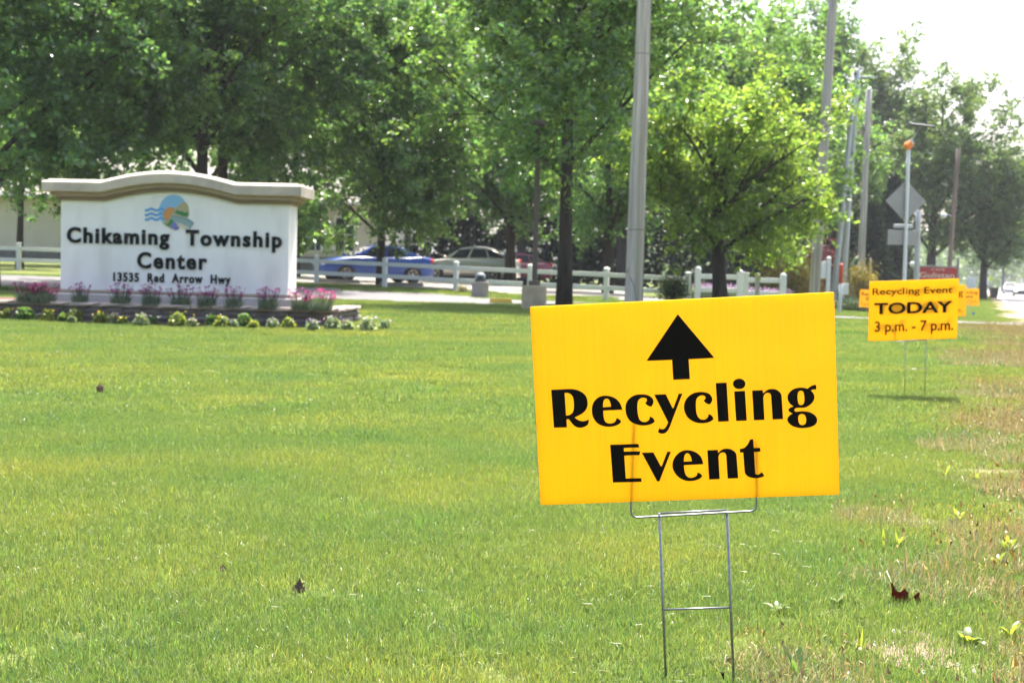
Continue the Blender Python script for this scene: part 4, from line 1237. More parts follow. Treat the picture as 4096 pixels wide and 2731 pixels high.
# second short fence by the flower bed
g2 = ground_at(2788, 45); g2b = ground_at(3129, 44)
gate = empty('rail_fence', g2, 0, 'short sunlit white fence with capped posts behind the leaning tree trunk', 'fence')
for t in (0, .5, 1):
    p = g2.lerp(g2b, t); p.z = tz(p.x, p.y)
    m = MB(); m.box((0, 0, .50), (.20, .20, 1.2), .01); m.lathe([(.11, 1.1), (.125, 1.13), (.10, 1.20), (.0, 1.235)], 12)
    m.build('post', M['vinyl'], gate, loc=p - g2)
for t in (.25, .75):
    for h in (.92, .45):
        m = MB(); m.box((0, 0, 0), ((g2b - g2).length / 2 - .2, .06, .17), .008)
        p = g2.lerp(g2b, t); p.z = tz(p.x, p.y) + h
        m.build('rail', M['vinyl'], gate, loc=p - g2, rot=(0, 0, math.atan2(g2b.y - g2.y, g2b.x - g2.x)))
def single_post(px, top, D, w, mat, label, name='fence_post'):
    g = ground_at(px, D); t = at(px, top, D); h = t.z - g.z
    r = empty(name, g, 0, label, 'post')
    m = MB(); m.box((0, 0, h / 2 - .15), (w, w, h + .3), .008); m.build('shaft', mat, r)
    m = MB(); m.box((0, 0, h + .015), (w * 1.15, w * 1.15, .03), .01); m.build('cap', mat, r)
single_post(2981, 1093, 40, .15, M['vinyl'], 'shaded white fence post standing before the short sunlit fence')
single_post(3026, 1097, 41, .13, M['alu'], 'slim grey post between the short white fence posts')

# white board with post, seen past the leaning pole
g = ground_at(3308, 50)
wb = empty('entrance_board', g, 0, 'white panelled board hung on a white post with ball cap, beside the leaning pole', 'sign')
pt = at(3308, 1040, 50).z - g.z
m = MB(); m.box((0, 0, pt / 2 - .2), (.15, .15, pt + .4), .01); m.build('post', M['vinyl'], wb)
m = MB(); m.lathe([(.06, pt), (.10, pt + .04), (.10, pt + .09), (.05, pt + .13), (.0, pt + .14)], 12); m.build('ball_cap', M['vinyl'], wb, smooth=True)
m = MB(); m.box((-.34, .0, pt - .40), (.52, .05, .68), .01); m.build('board', M['vinyl'], wb)
m = MB(); m.box((-.52, -.03, pt - .36), (.16, .02, .22), .004); m.build('plaque', M['grey_frame'], wb)

# ================================================================== poles
def pole(name, bx, by, tx, ty, D, r0, r1, mat, label, group=None, ext=0.0, cat='pole', n=14):
    """pole through two photograph points at a distance; its foot goes down to the ground"""
    B = at(bx, by, D); T = at(tx, ty, D)
    d = T - B
    t = -(B.z - tz(B.x, B.y)) / d.z
    base = B + d * t
    base = Vector((base.x, base.y, tz(base.x, base.y)))
    top = T + d.normalized() * ext
    root = empty(name, base, 0, label, cat, group)
    ax = top - base
    pts = [ax * (-.4 / ax.length)] + [ax * k for k in np.linspace(0, 1, 9)]
    rad = [r0] + [r0 + (r1 - r0) * k for k in np.linspace(0, 1, 9)]
    m = MB(); m.tube(pts, rad, n); m.build('shaft', mat, root, smooth=True)
    return root, ax
p1, ax1 = pole('utility_pole', 2534, 1200, 2577, 0, 25, .185, .115, M['pole_wood'], 'near weathered grey wooden utility pole rising behind the big sign', 'utility poles', ext=3.0, n=24)
for px, py in ((2556, 218), (2546, 920)):
    q = at(px, py, 25); t = (q.z - p1.location.z) / ax1.z
    m = MB(); rr = .185 + (.115 - .185) * t
    m.tube([ax1 * (t - .0006), ax1 * (t + .0006)], rr + .003, 24); m.build('band', M['wrap'], p1)
# conduit and ground wire on the near pole
m = MB(); m.tube([Vector((.17, -.06, .05)), ax1 * .25 + Vector((.145, -.05, 0)), ax1 * .6 + Vector((.125, -.05, 0)), ax1 + Vector((.10, -.04, 0))], .018, 8)
m.build('conduit', M['grey_frame'], p1, smooth=True)
m = MB(); m.tube([(.06, -.175, -.05), (.05, -.18, .35), (-.02, -.175, .62), (-.10, -.15, .78)], .012, 6); m.build('ground_wire', M['grey_frame'], p1, smooth=True)
m = MB(); m.box((-.15, -.10, .92), (.05, .06, .10), .006); m.build('bracket', M['alu'], p1)
p2, ax2 = pole('utility_pole', 3262, 1100, 3332, 0, 40, .17, .125, M['pole_wood'], 'leaning grey wooden utility pole right of the bright green tree', 'utility poles', ext=4.0, n=20)
pA, axA = pole('utility_pole', 3382, 1000, 3433, 280, 58, .155, .10, M['steel'], 'taller of two pale steel poles standing close together', 'utility poles')
pB, axB = pole('utility_pole', 3353, 1000, 3413, 395, 56, .15, .10, M['steel'], 'shorter leaning pale steel pole beside its taller neighbour', 'utility poles')
pC, axC = pole('utility_pole', 3447, 1000, 3476, 357, 64, .19, .15, M['pole_wood'], 'wooden pole with a black top pin, right of the two steel poles', 'utility poles')
pD, axD = pole('utility_pole', 3468, 1000, 3484, 470, 90, .17, .12, M['pole_brown'], 'thin wooden pole standing just behind the black pinned pole', 'utility poles')
m = MB(); m.box(axC * .80 + Vector((-.20, 0, .0)), (.5, .10, .12), .01); m.build('cross_arm', M['pole_brown'], pC)
m = MB(); m.lathe([(.03, 0), (.09, .05), (.06, .14), (.08, .18), (.02, .26)], 10, tuple(axC * .80 + Vector((-.2, -.02, .06)))); m.build('insulator', M['wrap'], pC)
m = MB(); m.box(axA * .97 + Vector((.35, 0, 0)), (1.1, .09, .10), .01); m.build('cross_arm', M['steel'], pA)
for k in (-.1, .8):
    m = MB(); m.lathe([(.03, 0), (.07, .04), (.05, .12), (.06, .16), (.01, .22)], 10, tuple(axA * .97 + Vector((k, 0, .05)))); m.build('insulator', M['wrap'], pA)
pE, axE = pole('utility_pole', 3803, 1000, 3834, 595, 75, .15, .11, M['pole_brown'], 'brown wooden pole with a small street lamp, before the big oak', 'utility poles')
m = MB(); e = axE * .56; m.tube([e, e + Vector((-.30, -.1, .10)), e + Vector((-.52, -.15, .12))], .03, 8); m.build('lamp_arm', M['steel'], pE, smooth=True)
m = MB(); c = e + Vector((-.66, -.2, .06)); m.lathe([(.05, .16), (.15, .10), (.19, .02), (.17, -.10), (.08, -.18), (.01, -.2)], 14, tuple(c)); m.build('lamp_head', M['white_plastic'], pE, smooth=True)
pF, axF = pole('sign_post', 3668, 1060, 3673, 842, 66, .14, .14, M['steel'], 'thick grey steel post behind the diamond sign', cat='post')
pG, axG = pole('marker_pole', 3482, 1110, 3482, 1030, 62, .045, .04, M['pole_wood'], 'slim pale stake before the dark evergreens', cat='post')

# overhead service wires between the poles
wires = []
def wire(a, b, sag, label):
    pts = []
    for t in np.linspace(0, 1, 18):
        p = a.lerp(b, t); p.z -= sag * 4 * t * (1 - t); pts.append(p)
    m = MB(); m.tube([p - a for p in pts], .009, 5)
    o = m.build('overhead_wire', M['wrap'], None, loc=a); tag(o, label, 'wire', 'overhead wires'); fix_normals(o)
wire(pB.location + axB * .88, pC.location + axC * .80 + Vector((-.2, 0, .2)), .5, 'thin dark wire from the shorter steel pole to the black pinned pole')
wire(p2.location + ax2 * .62, pB.location + axB * .88, .9, 'thin dark wire from the leaning wooden pole to the shorter steel pole')

# marker post, orange over white
g = ground_at(3358, 38.5)
r = empty('marker_post', g, 0, 'white utility marker post with an orange-red top beside the driveway', 'post')
h = at(3358, 1054, 38.5).z - g.z
m = MB(); m.lathe([(.042, -.2), (.046, .0), (.062, h * .35), (.062, h * .62)], 14); m.build('tube', M['white_plastic'], r, smooth=True)
m = MB(); m.lathe([(.068, h * .61), (.068, h - .06), (.055, h - .02), (.02, h)], 14); m.build('top_cover', M['orange_red'], r, smooth=True)
m = MB(); m.box((.15, .01, h * .5), (.20, .03, .34), .008); m.build('notice_card', M['white_plastic'], r)

# green electrical box, low hedge things and the teal tub near it
g = ground_at(3418, 58)
r = empty('utility_box', g, 0, 'grey-green electrical cabinet behind the low hedge', 'box')
m = MB(); m.box((0, 0, .42), (.62, .55, .84), .03); m.build('cabinet', M['green_box'], r)
m = MB(); m.box((0, 0, .87), (.68, .6, .06), .02); m.build('lid', M['green_box'], r)
g = ground_at(3388, 54)
r = empty('litter_tub', g, 0, 'small teal tub beside the electrical cabinet', 'tub')
m = MB(); m.lathe([(.18, 0), (.22, .30), (.24, .32), (.24, .36), (.20, .36), (.16, .06)], 16); m.build('tub_body', M['teal'], r, smooth=True)
g = ground_at(3394, 60)
r = empty('gooseneck_pipe', g, 0, 'tall green gooseneck pipe with a pink tip behind the steel poles', 'pipe')
m = MB(); pts = [(0, 0, -.2), (0, 0, 1.4), (.02, 0, 1.75), (.10, 0, 2.0), (.24, 0, 2.2), (.36, 0, 2.33)]
m.tube(pts, [.09, .085, .08, .075, .06, .05], 10); m.build('neck', M['green_metal'], r, smooth=True)
m = MB(); m.tube([(.35, 0, 2.32), (.40, 0, 2.37)], .05, 10); m.build('tip', surf('pink_tip', (.6, .25, .25), rough=.5), r, smooth=True)

# ================================================================== traffic signs by the road
Dd = 33.7
ds, axd = pole('warning_sign', 3618, 1110, 3634, 600, Dd, .050, .050, M['white_plastic'], 'back of a grey diamond road sign on a pale pole with orange beacon', cat='road sign')
def on_post(px, py): return at(px, py, Dd) - ds.location
c = on_post(3625, 804)
m = MB(); hw = .545
m.prism([[(hw, 0), (.03, hw - .02), (-.03, hw - .02), (-hw, 0), (-.03, -hw + .02), (.03, -hw + .02)]], -.002, .002)
m.build('diamond_plate', M['alu'], ds, loc=c + Vector((0, .055, 0)))
for z in (-.3, .3):
    m = MB(); m.box((0, 0, 0), (.16, .02, .04), .003); m.build('clamp', M['steel'], ds, loc=c + Vector((0, .05, z)))
m = MB(); m.box((0, 0, 0), (.83, .012, .40), .004); m.build('lower_plate', M['alu'], ds, loc=on_post(3615, 950) + Vector((0, .056, 0)))
m = MB(); m.box((0, 0, 0), (.52, .05, .10), .01); m.build('bar', M['steel'], ds, loc=on_post(3616, 905) + Vector((0, .075, 0)))
bc = on_post(3634, 590)
m = MB(); m.lathe([(.035, -.10), (.055, -.06), (.055, -.02)], 12); m.build('beacon_neck', M['orange'], ds, loc=bc, smooth=True)
m = MB(); m.box((0, 0, 0), (.21, .24, .20), .05); m.build('beacon', M['orange'], ds, loc=bc + Vector((-.01, 0, .05)), rot=(0, R(-35), 0))
m = MB(); m.lathe([(.085, 0), (.095, .02), (.07, .05), (.02, .065)], 14); m.build('beacon_lens', M['white_plastic'], ds, loc=bc + Vector((.06, 0, .13)), rot=(0, R(55), 0), smooth=True)
pa = on_post(3688, 502)
m = MB(); m.tube([bc + Vector((.05, 0, .12)), bc + Vector((.16, 0, .33)), pa + Vector((-.05, 0, -.04))], .014, 8); m.build('panel_arm', M['steel'], ds, smooth=True)
m = MB(); m.box((0, 0, 0), (.60, .46, .05), .008); m.build('solar_panel', M['panel_dark'], ds, loc=pa, rot=(R(11), R(6), 0))

g = ground_at(3745, 68)
rs_ = empty('restaurant_sign', g, 0, 'red board with pale script lettering in a grey frame, lamp at its corner', 'sign')
def onr(px, py): return at(px, py, 68) - g
c0, c1 = onr(3668, 1068), onr(3824, 1145)
w, h = c1.x - c0.x, c0.z - c1.z
cc = (c0 + c1) / 2
m = MB(); m.box((0, 0, 0), (w, .10, h), .01); m.build('board', M['red_board'], rs_, loc=cc)
m = MB(); m.box((0, 0, 0), (w + .16, .16, .09), .01); m.build('top_rail', M['grey_frame'], rs_, loc=cc + Vector((0, 0, h / 2 + .05)))
for s_ in (-1, 1):
    m = MB(); m.box((s_ * (w / 2 + .05), 0, 0), (.09, .14, 2 * (cc.z + .2 + h / 2) - .0), .01); m.build('frame_post', M['grey_frame'], rs_, loc=Vector((cc.x, cc.y, h / 2 - .1)))
put_text(rs_, 'CAFE', cc.x - .32, cc.x + .42, cc.z + h * .33, .11, cc.y - .058, cc.y - .051, M['cream_letter'], .0)
put_text(rs_, 'Gulistan', cc.x - w * .44, cc.x + w * .44, cc.z - h * .06, .28, cc.y - .060, cc.y - .051, M['cream_letter'], .012)
m = MB(); m.tube([(0, 0, 0), (-.28, -.12, .10)], .022, 8); m.build('lamp_arm', M['grey_frame'], rs_, loc=cc + Vector((-w / 2, 0, h / 2 + .08)))
m = MB(); m.lathe([(.02, .15), (.09, .12), (.145, .03), (.14, -.05), (.09, -.12), (.02, -.14)], 16); m.build('lamp_globe', M['white_plastic'], rs_, loc=cc + Vector((-w / 2 - .30, -.13, h / 2 + .14)), smooth=True)

def far_board(px, top, bot, D, w, col, label, shape='rect'):
    g = ground_at(px, D); z1 = at(px, top, D).z - g.z; z0 = at(px, bot, D).z - g.z
    r = empty('roadside_sign', g, 0, label, 'sign')
    m = MB(); m.tube([(0, .04, -.2), (0, .04, z1)], .05, 8); m.build('post', M['steel'], r)
    m = MB()
    if shape == 'rect': m.box((0, 0, (z0 + z1) / 2), (w, .05, z1 - z0), .02)
    else:
        k = (z1 - z0) / 2; zc = (z0 + z1) / 2
        m.prism([[(0, zc + k), (-w / 2, zc), (0, zc - k), (w / 2, zc)]], -.02, .02)
    m.build('plate', col, r)
far_board(3882, 1108, 1152, 95, .62, M['white_plastic'], 'pale blank notice board behind the small yellow signs')
far_board(3943, 1117, 1140, 150, .6, M['white_plastic'], 'tiny white sign left of the lime sign far down the road')
far_board(3961, 1103, 1128, 140, .5, M['lime'], 'lime yellow diamond sign far down the road', 'diamond')
g = ground_at(3974, 112)
r = empty('wheelie_bin', g, 0, 'black wheeled bin standing at the road edge', 'bin')
m = MB(); m.add([(-.24, -.26, .03), (.24, -.26, .03), (.24, .26, .03), (-.24, .26, .03), (-.30, -.34, .95), (.30, -.34, .95), (.30, .34, .95), (-.30, .34, .95)], [(3, 2, 1, 0), (0, 1, 5, 4), (1, 2, 6, 5), (2, 3, 7, 6), (3, 0, 4, 7), (4, 5, 6, 7)]); m.build('bin_body', M['dark_liner'], r)
m = MB(); m.box((0, 0, .99), (.64, .72, .07), .02); m.build('lid', M['dark_liner'], r)
for s_ in (-1, 1):
    m = MB(); m.lathe([(.10, -.03), (.10, .03)], 12, (s_ * .28, .30, .10), 'x'); m.build('wheel', M['tyre'], r)
g = on_ground(3888, 1266)
r = empty('marker_flag', g, 0, 'small blue utility marker flag in the grass before the driveway', 'flag')
m = MB(); m.tube([(0, 0, -.05), (0, 0, .13)], .003, 6); m.build('stem', M['steel'], r)
m = MB(); m.box((.04, 0, .105), (.09, .004, .07)); m.build('pennant', M['flag_blue'], r)

# ================================================================== lamp post, litter bin, parking stops
g = ground_at(2135, 27.6)
lp_ = empty('lamp_post', g, 0, 'brown parking lot lamp post on a thick round concrete base', 'lamp post')
hb = at(2135, 1142, 27.6).z - g.z
m = MB(); m.lathe([(.275, -.3), (.275, hb - .02), (.255, hb)], 32); m.build('concrete_base', M['base_conc'], lp_, smooth=False)
m = MB(); m.lathe([(.13, hb), (.13, hb + .10), (.075, hb + .12)], 20); m.build('base_collar', M['lamp_brown'], lp_)
m = MB(); m.box((0, 0, hb + 1.75), (.115, .115, 3.4), .012); m.build('pole', M['lamp_brown'], lp_)
m = MB(); m.box((0, -.25, hb + 3.5), (.30, .50, .14), .03); m.build('lamp_head', M['lamp_brown'], lp_)
m = MB(); m.box((-.21, -.02, hb + .06), (.10, .14, .14), .01); m.build('junction_box', M['trim_black'], lp_)

g = ground_at(1920, 36.6)
rb = empty('litter_bin', g, 0, 'round pebbled concrete litter bin with a blue-grey dome lid by the fence', 'bin')
m = MB(); m.lathe([(.245, -.05), (.25, .0), (.25, .44), (.235, .46), (.20, .46)], 28); m.build('drum', M['aggregate'], rb)
m = MB(); m.lathe([(.20, .44), (.20, .50)], 24); m.build('liner_rim', M['dark_liner'], rb)
m = MB(); m.lathe([(.155, .50), (.155, .60), (.14, .66), (.09, .705), (.01, .72)], 24); m.build('dome_lid', M['lid_blue'], rb, smooth=True)
m = MB(); m.box((0, -.152, .575), (.15, .02, .09), .004); m.build('flap', M['dark_liner'], rb)

def stop(px, D, L_, mat, label, rz=0.0):
    g = ground_at(px, D)
    r = tag(empty('parking_stop', (g.x, g.y, g.z + .014), rz), label, 'parking stop', 'parking stops')
    m = MB(); m.prism([[(-L_ / 2, 0), (L_ / 2, 0), (L_ / 2 - .04, .12), (-L_ / 2 + .04, .12)]], -.075, .075); m.build('block', mat, r)
    for s_ in (-1, 1):
        m = MB(); m.lathe([(.012, .12), (.012, .128)], 8, (s_ * L_ * .36, 0, 0)); m.build('pin', M['steel'], r)
stop(2003, 32.8, .62, M['yellow_paint'], 'yellow painted block lying on the grass by the lamp post base')
stop(1355, 44.6, 1.6, M['concrete'], 'concrete parking stop under the nose of the blue car', R(-8))
stop(1605, 43.6, 1.6, M['concrete'], 'concrete parking stop under the tail of the blue car', R(-14))

# ================================================================== vehicles
def car(name, label, loc, heading, spec, paint, lit=False):
    """local x forward, y to the car's left, z up. spec: L W H plus profiles"""
    L_, Wd, H, belt = spec['L'], spec['W'], spec['H'], spec['belt']
    r = empty(name, loc, heading, label, 'car')
    hw = Wd / 2
    top = spec['top']                                   # (x, z) upper outline of the lower body, rear to front
    xs = np.unique(np.round(np.concatenate([np.linspace(-L_ / 2, L_ / 2, 30), [t[0] for t in top]]), 3))
    zt = np.interp(xs, [t[0] for t in top], [t[1] for t in top])
    wr = spec['wr']; wx = spec['wx']
    m = MB(); k = 12
    for x, z in zip(xs, zt):
        e = max(0, abs(x) - (L_ / 2 - .55)) / .55         # rounded plan at both ends
        w = hw * (1 - .20 * e * e)
        zb = .20 + .10 * max(0, e - .3)
        zm = min(.62, z - .12)
        half = [(0, zb), (w * .86, zb), (w * .965, zb + .10), (w, zm), (w * .975, z - .07), (w * .90, z - .005), (0, z + .025)]
        sec = half + [(-a, b) for a, b in half[-2:0:-1]]
        m.v += [Vector((x, a, b)) for a, b in sec]
    n = len(xs)
    for i in range(n - 1):
        for j in range(k):
            j2 = (j + 1) % k
            m.f.append((i * k + j, i * k + j2, (i + 1) * k + j2, (i + 1) * k + j))
    m.f.append(tuple(range(k - 1, -1, -1))); m.f.append(tuple(range((n - 1) * k, n * k)))
    body = m.build('body', paint, r, smooth=True); fix_normals(body)
    # greenhouse
    b0, b1, t0, t1 = spec['cab']                         # base rear/front, roof rear/front
    zr0 = zr = H - .03
    wb_, wt_ = hw * .90, hw * .70
    def G(u, v, s):                                      # u 0 rear..1 front, v 0 belt..1 roof
        xb = b0 + (b1 - b0) * u; xt = t0 + (t1 - t0) * u
        zr = zr0 - spec.get('arc', .05) * ((u - .58) / .5) ** 2
        zb_ = np.interp(xb, [t[0] for t in top], [t[1] for t in top]) - .02
        x = xb + (xt - xb) * v
        y = wb_ + (wt_ - wb_) * v ** 1.15 * (1.0) 
        return Vector((x, s * y, zb_ + (zr - zb_) * v))
    m = MB(); nu, nv = 9, 6
    for s in (1, -1):
        base = len(m.v)
        for i in range(nu):
            for j in range(nv): m.v.append(G(i / (nu - 1), j / (nv - 1), s))
        for i in range(nu - 1):
            for j in range(nv - 1):
                a = base + i * nv + j; m.f.append((a, a + nv, a + nv + 1, a + 1))
    N_ = nu * nv
    for i in range(nu - 1):                               # roof with a crown
        a, b = i * nv + nv - 1, (i + 1) * nv + nv - 1
        m.f.append((a, b, b + N_, a + N_))
    for j in range(nv - 1):
        m.f.append((j, j + 1, j + 1 + N_, j + N_)); a = (nu - 1) * nv
        m.f.append((a + j, a + j + 1, a + j + 1 + N_, a + j + N_))
    cab = m.build('cabin', paint, r, smooth=False); fix_normals(cab)
    m = MB(); zc = zr + .028
    A = [G(u_, 1, 1) for u_ in np.linspace(0, 1, 9)]
    vs = []
    for p in A:
        for f_ in (1, .6, 0, -.6, -1): vs.append((p.x, p.y * f_, p.z + .03 * (1 - f_ * f_) + .004))
    m.add(vs, [(i * 5 + j, i * 5 + j + 1, i * 5 + j + 6, i * 5 + j + 5) for i in range(8) for j in range(4)])
    m.build('roof', paint, r, smooth=True)
    # glass, a hair proud of the cabin
    def pane(nm, pts, off, gm_='glass'):
        c = sum((Vector(p) for p in pts), Vector()) / len(pts)
        nrm = (pts[1] - pts[0]).cross(pts[-1] - pts[0]).normalized()
        if nrm.dot(c - Vector((0, 0, .8))) < 0: nrm = -nrm
        q = [p + nrm * off for p in pts]
        mm = MB(); mm.add(q, [tuple(range(len(q)))])
        mm.v += [p - nrm * .004 for p in q]; kq = len(q)
        mm.f += [(i, (i + 1) % kq, kq + (i + 1) % kq, kq + i) for i in range(kq)]
        return mm.build(nm, M[gm_], r)
    for s in (1, -1):
        for u0, u1 in spec['panes']:
            pts = [G(u0[0], .10, s), G(u1[0], .10, s)] + [G(u1[1], .84, s), G(u0[1], .84, s)]
            pane('side_window', pts, .014, 'glass_tint')
    def flat(u, v, s): 
        p = G(u, v, s); p.y *= .90; return p
    pane('windshield', [flat(1, .06, 1), flat(1, .92, 1), flat(1, .92, -1), flat(1, .06, -1)], .012)
    pane('rear_window', [flat(0, .20, 1), flat(0, .90, 1), flat(0, .90, -1), flat(0, .20, -1)], .012)
    # wheels
    tm = MB(); tm.lathe([(wr * .62, -.10), (wr * .95, -.10), (wr, -.07), (wr, .07), (wr * .95, .10), (wr * .62, .10)], 28, axis='y')
    tme = tm.mesh('tyre', True); tme.materials.append(M['tyre'])
    rm = MB(); rm.lathe([(wr * .64, .07), (wr * .62, .105), (wr * .52, .095), (wr * .50, .06)], 24, axis='y')
    for q in range(5):
        a = q * 2 * math.pi / 5
        rot = Matrix.Rotation(a, 3, 'Y')
        rm.box(rot @ Vector((wr * .33, .085, 0)), (wr * .52, .03, wr * .17), .008, rot)
    rm.lathe([(wr * .14, .08), (wr * .13, .108), (.01, .11)], 12, axis='y')
    rme = rm.mesh('rim'); rme.materials.append(M['rim'])
    am = MB(); am.lathe([(wr * 1.16, -.02), (wr * 1.16, .012)], 28, axis='y'); ame = am.mesh('wheel_arch'); ame.materials.append(M['trim_black'])
    for x in wx:
        for s in (1, -1):
            w_ = bpy.data.objects.new('wheel', None); COL.objects.link(w_); w_.parent = r; w_.location = (x, s * (hw - .085), wr)
            if s < 0: w_.rotation_euler = (0, 0, math.pi)
            o = bpy.data.objects.new('tyre', tme); COL.objects.link(o); o.parent = w_
            o = bpy.data.objects.new('rim', rme); COL.objects.link(o); o.parent = w_
            o = bpy.data.objects.new('wheel_arch', ame); COL.objects.link(o); o.parent = r; o.location = (x, s * (hw - .022), wr + .03)
            if s < 0: o.rotation_euler = (0, 0, math.pi)
    # lamps, mirrors, bumpers, handles, plate
    fx, rx_ = L_ / 2, -L_ / 2
    for s in (1, -1):
        m = MB(); m.box((0, 0, 0), (.30, .34, .13), .05); m.build('headlight', M['headlight_lit'] if lit else M['lens'], r, loc=(fx - .15, s * (hw * .68), spec['hl']), rot=(0, 0, -s * R(20)))
        m = MB(); m.box((0, 0, 0), (.22, .26, .20), .05); m.build('taillight', M['tail_red'], r, loc=(rx_ + .11, s * (hw * .72), spec['tl']), rot=(0, 0, s * R(18)))
        m = MB(); m.box((0, 0, 0), (.12, .20, .13), .04); m.build('mirror', paint, r, loc=(b1 - .22, s * (hw + .05), belt + .10))
        for x in (-.55, .42):
            m = MB(); m.box((0, 0, 0), (.17, .03, .03), .008); m.build('door_handle', paint, r, loc=(x, s * (hw * .985), belt - .12))
        m = MB(); m.box((0, 0, 0), (L_ * .46, .03, .10), .01); m.build('sill', M['trim_black'], r, loc=(0, s * (hw * .955), .23))
        if spec.get('rails'):
            m = MB(); zz = zr - .01; m.tube([(t0 + .1, 0, zz), (t0 + .2, 0, zz + .045), (t1 - .2, 0, zz + .045), (t1 - .05, 0, zz)], .016, 6); m.build('roof_rail', M['trim_black'], r, loc=(0, s * wt_ * .93, 0))
    m = MB(); m.box((0, 0, 0), (.06, Wd * .52, .15), .02); m.build('grille', M['trim_black'], r, loc=(fx - .01, 0, .50))
    m = MB(); m.box((0, 0, 0), (.03, .50, .12), .01); m.build('number_plate', M['white_plastic'], r, loc=(rx_ + .0, 0, .72))
    return r

SEDAN = dict(L=4.45, W=1.76, H=1.44, belt=.95, wr=.315, wx=(-1.32, 1.34), hl=.68, tl=.86,
             top=[(-2.225, .74), (-2.16, .98), (-1.70, 1.03), (-1.2, .98), (.95, .96), (1.5, .90), (2.0, .78), (2.17, .66), (2.225, .50)],
             cab=(-1.72, 1.12, -.95, .20), panes=[((.22, .12), (.50, .49)), ((.54, .53), (.84, .93))])
SUV = dict(L=4.75, W=1.88, H=1.68, belt=1.04, wr=.36, wx=(-1.40, 1.42), hl=.82, tl=1.02, rails=True, arc=.13,
           top=[(-2.375, .80), (-2.32, 1.06), (-1.9, 1.12), (.95, 1.06), (1.6, 1.00), (2.1, .88), (2.3, .74), (2.375, .55)],
           cab=(-2.28, 1.15, -1.40, .25), panes=[((.06, .03), (.30, .26)), ((.33, .29), (.60, .60)), ((.64, .64), (.88, .96))])
VAN = dict(L=4.9, W=1.95, H=1.85, belt=1.10, wr=.36, wx=(-1.5, 1.5), hl=.80, tl=1.0, rails=False,
           top=[(-2.45, .8), (-2.4, 1.1), (-2.0, 1.14), (1.1, 1.10), (1.8, 1.0), (2.3, .82), (2.45, .5)],
           cab=(-2.3, 1.45, -2.05, .55), panes=[((.06, .05), (.36, .34)), ((.40, .38), (.66, .66)), ((.7, .7), (.9, .96))])
def lotpt(px, D):
    g = ground_at(px, D); g.z += .012; return g
car('parked_car', 'bright blue parked sedan, nose turned toward the white fence', lotpt(1492, 48.5), R(180 + 24), SEDAN, M['paint_blue'])
car('parked_car', 'silver parked estate car with roof rails behind the blue sedan', lotpt(1876, 60), R(180 - 14), SUV, M['paint_silver'])
car('parked_car', 'maroon parked car mostly hidden behind the silver one and the lamp post', lotpt(2046, 74), R(180 - 5), SUV, M['paint_maroon'])
def roadpt(lat, d):
    p = along(lat, d); return Vector((p.x, p.y, .022))
hd = math.atan2(-RD.y, -RD.x)
car('oncoming_van', 'pale van far down the road coming this way', roadpt(4.5, 209), hd, VAN, M['paint_white'])
car('oncoming_car', 'dark oncoming car with lit headlights at the right edge of the road', roadpt(4.7, 160), hd, SEDAN, M['paint_dark'], lit=True)

# ================================================================== the township building behind the trees
g = Vector((-19.0, 62, tz(-19, 62)))
bd = empty('township_building', g, 0, 'long beige building with shallow pale roof half hidden by trees', 'building')
BX0, BX1, BDp, WH = -16.0, 12.6, 11.0, 3.3
holes = [(-11.6, .75, 2.6, 1.7), (-2.5, 1.0, 1.6, 1.5), (3.0, 1.0, 1.6, 1.5), (9.15, .9, .55, 2.0), (10.6, .9, .9, 1.6)]   # x, z, w, h
m = MB()
out_ = [(BX0, -.2), (BX1, -.2), (BX1, WH), (BX0, WH)]
m.prism([out_] + [[(x - w / 2, z), (x - w / 2, z + h), (x + w / 2, z + h), (x + w / 2, z)] for x, z, w, h in holes], 0, .25)
m.box(((BX0 + BX1) / 2, BDp, WH / 2 - .1), (BX1 - BX0, .25, WH + .2)); m.box((BX0 + .125, BDp / 2, WH / 2 - .1), (.25, BDp - .3, WH + .2)); m.box((BX1 - .125, BDp / 2, WH / 2 - .1), (.25, BDp - .3, WH + .2))
m.build('wall', M['siding_white'], bd)
for k in range(12):                                           # lapped boards between the openings of the long front
    z = .62 + .22 * k
    xs_ = [BX0]
    for x, z0, w, h in sorted(holes):
        if z0 - .08 < z + .11 and z - .11 < z0 + h + .08: xs_ += [x - w / 2 - .1, x + w / 2 + .1]
    xs_.append(BX1)
    for a, b in zip(xs_[::2], xs_[1::2]):
        mm = MB(); mm.add([(a, -.022, z - .11), (b, -.022, z - .11), (b, -.004, z + .108), (a, -.004, z + .108), (a, .002, z - .11), (b, .002, z - .11)], [(0, 1, 2, 3), (4, 5, 1, 0), (0, 3, 4), (1, 5, 2)])
        mm.build('siding_board', M['siding'], bd)
for x, z, w, h in holes:
    wn = bpy.data.objects.new('window', None); COL.objects.link(wn); wn.parent = bd; wn.location = (x, 0, z)
    m = MB()
    for s in (-1, 1): m.box((s * (w / 2 + .035), -.02, h / 2), (.09, .10, h + .16), .008)
    m.box((0, -.02, h + .04), (w - .02, .10, .08), .008); m.build('frame', M['vinyl'], wn)
    m = MB(); m.box((0, -.05, -.04), (w + .2, .16, .06), .01); m.build('sill', M['vinyl'], wn)
    m = MB(); m.box((0, .10, h / 2), (w, .02, h)); m.build('pane', M['glass'], wn)
    m = MB(); m.box((0, .06, h / 2), (.05, .05, h)); m.box((0, .06, h / 2), (w, .045, .05)); m.build('glazing_bar', M['vinyl'], wn)
m = MB(); m.box(((BX0 + BX1) / 2, -.07, .22), (BX1 - BX0 + .1, .12, .7), .01); m.build('stone_skirt', M['stone_base'], bd)
m = MB(); ov = .7; rz_ = 2.9
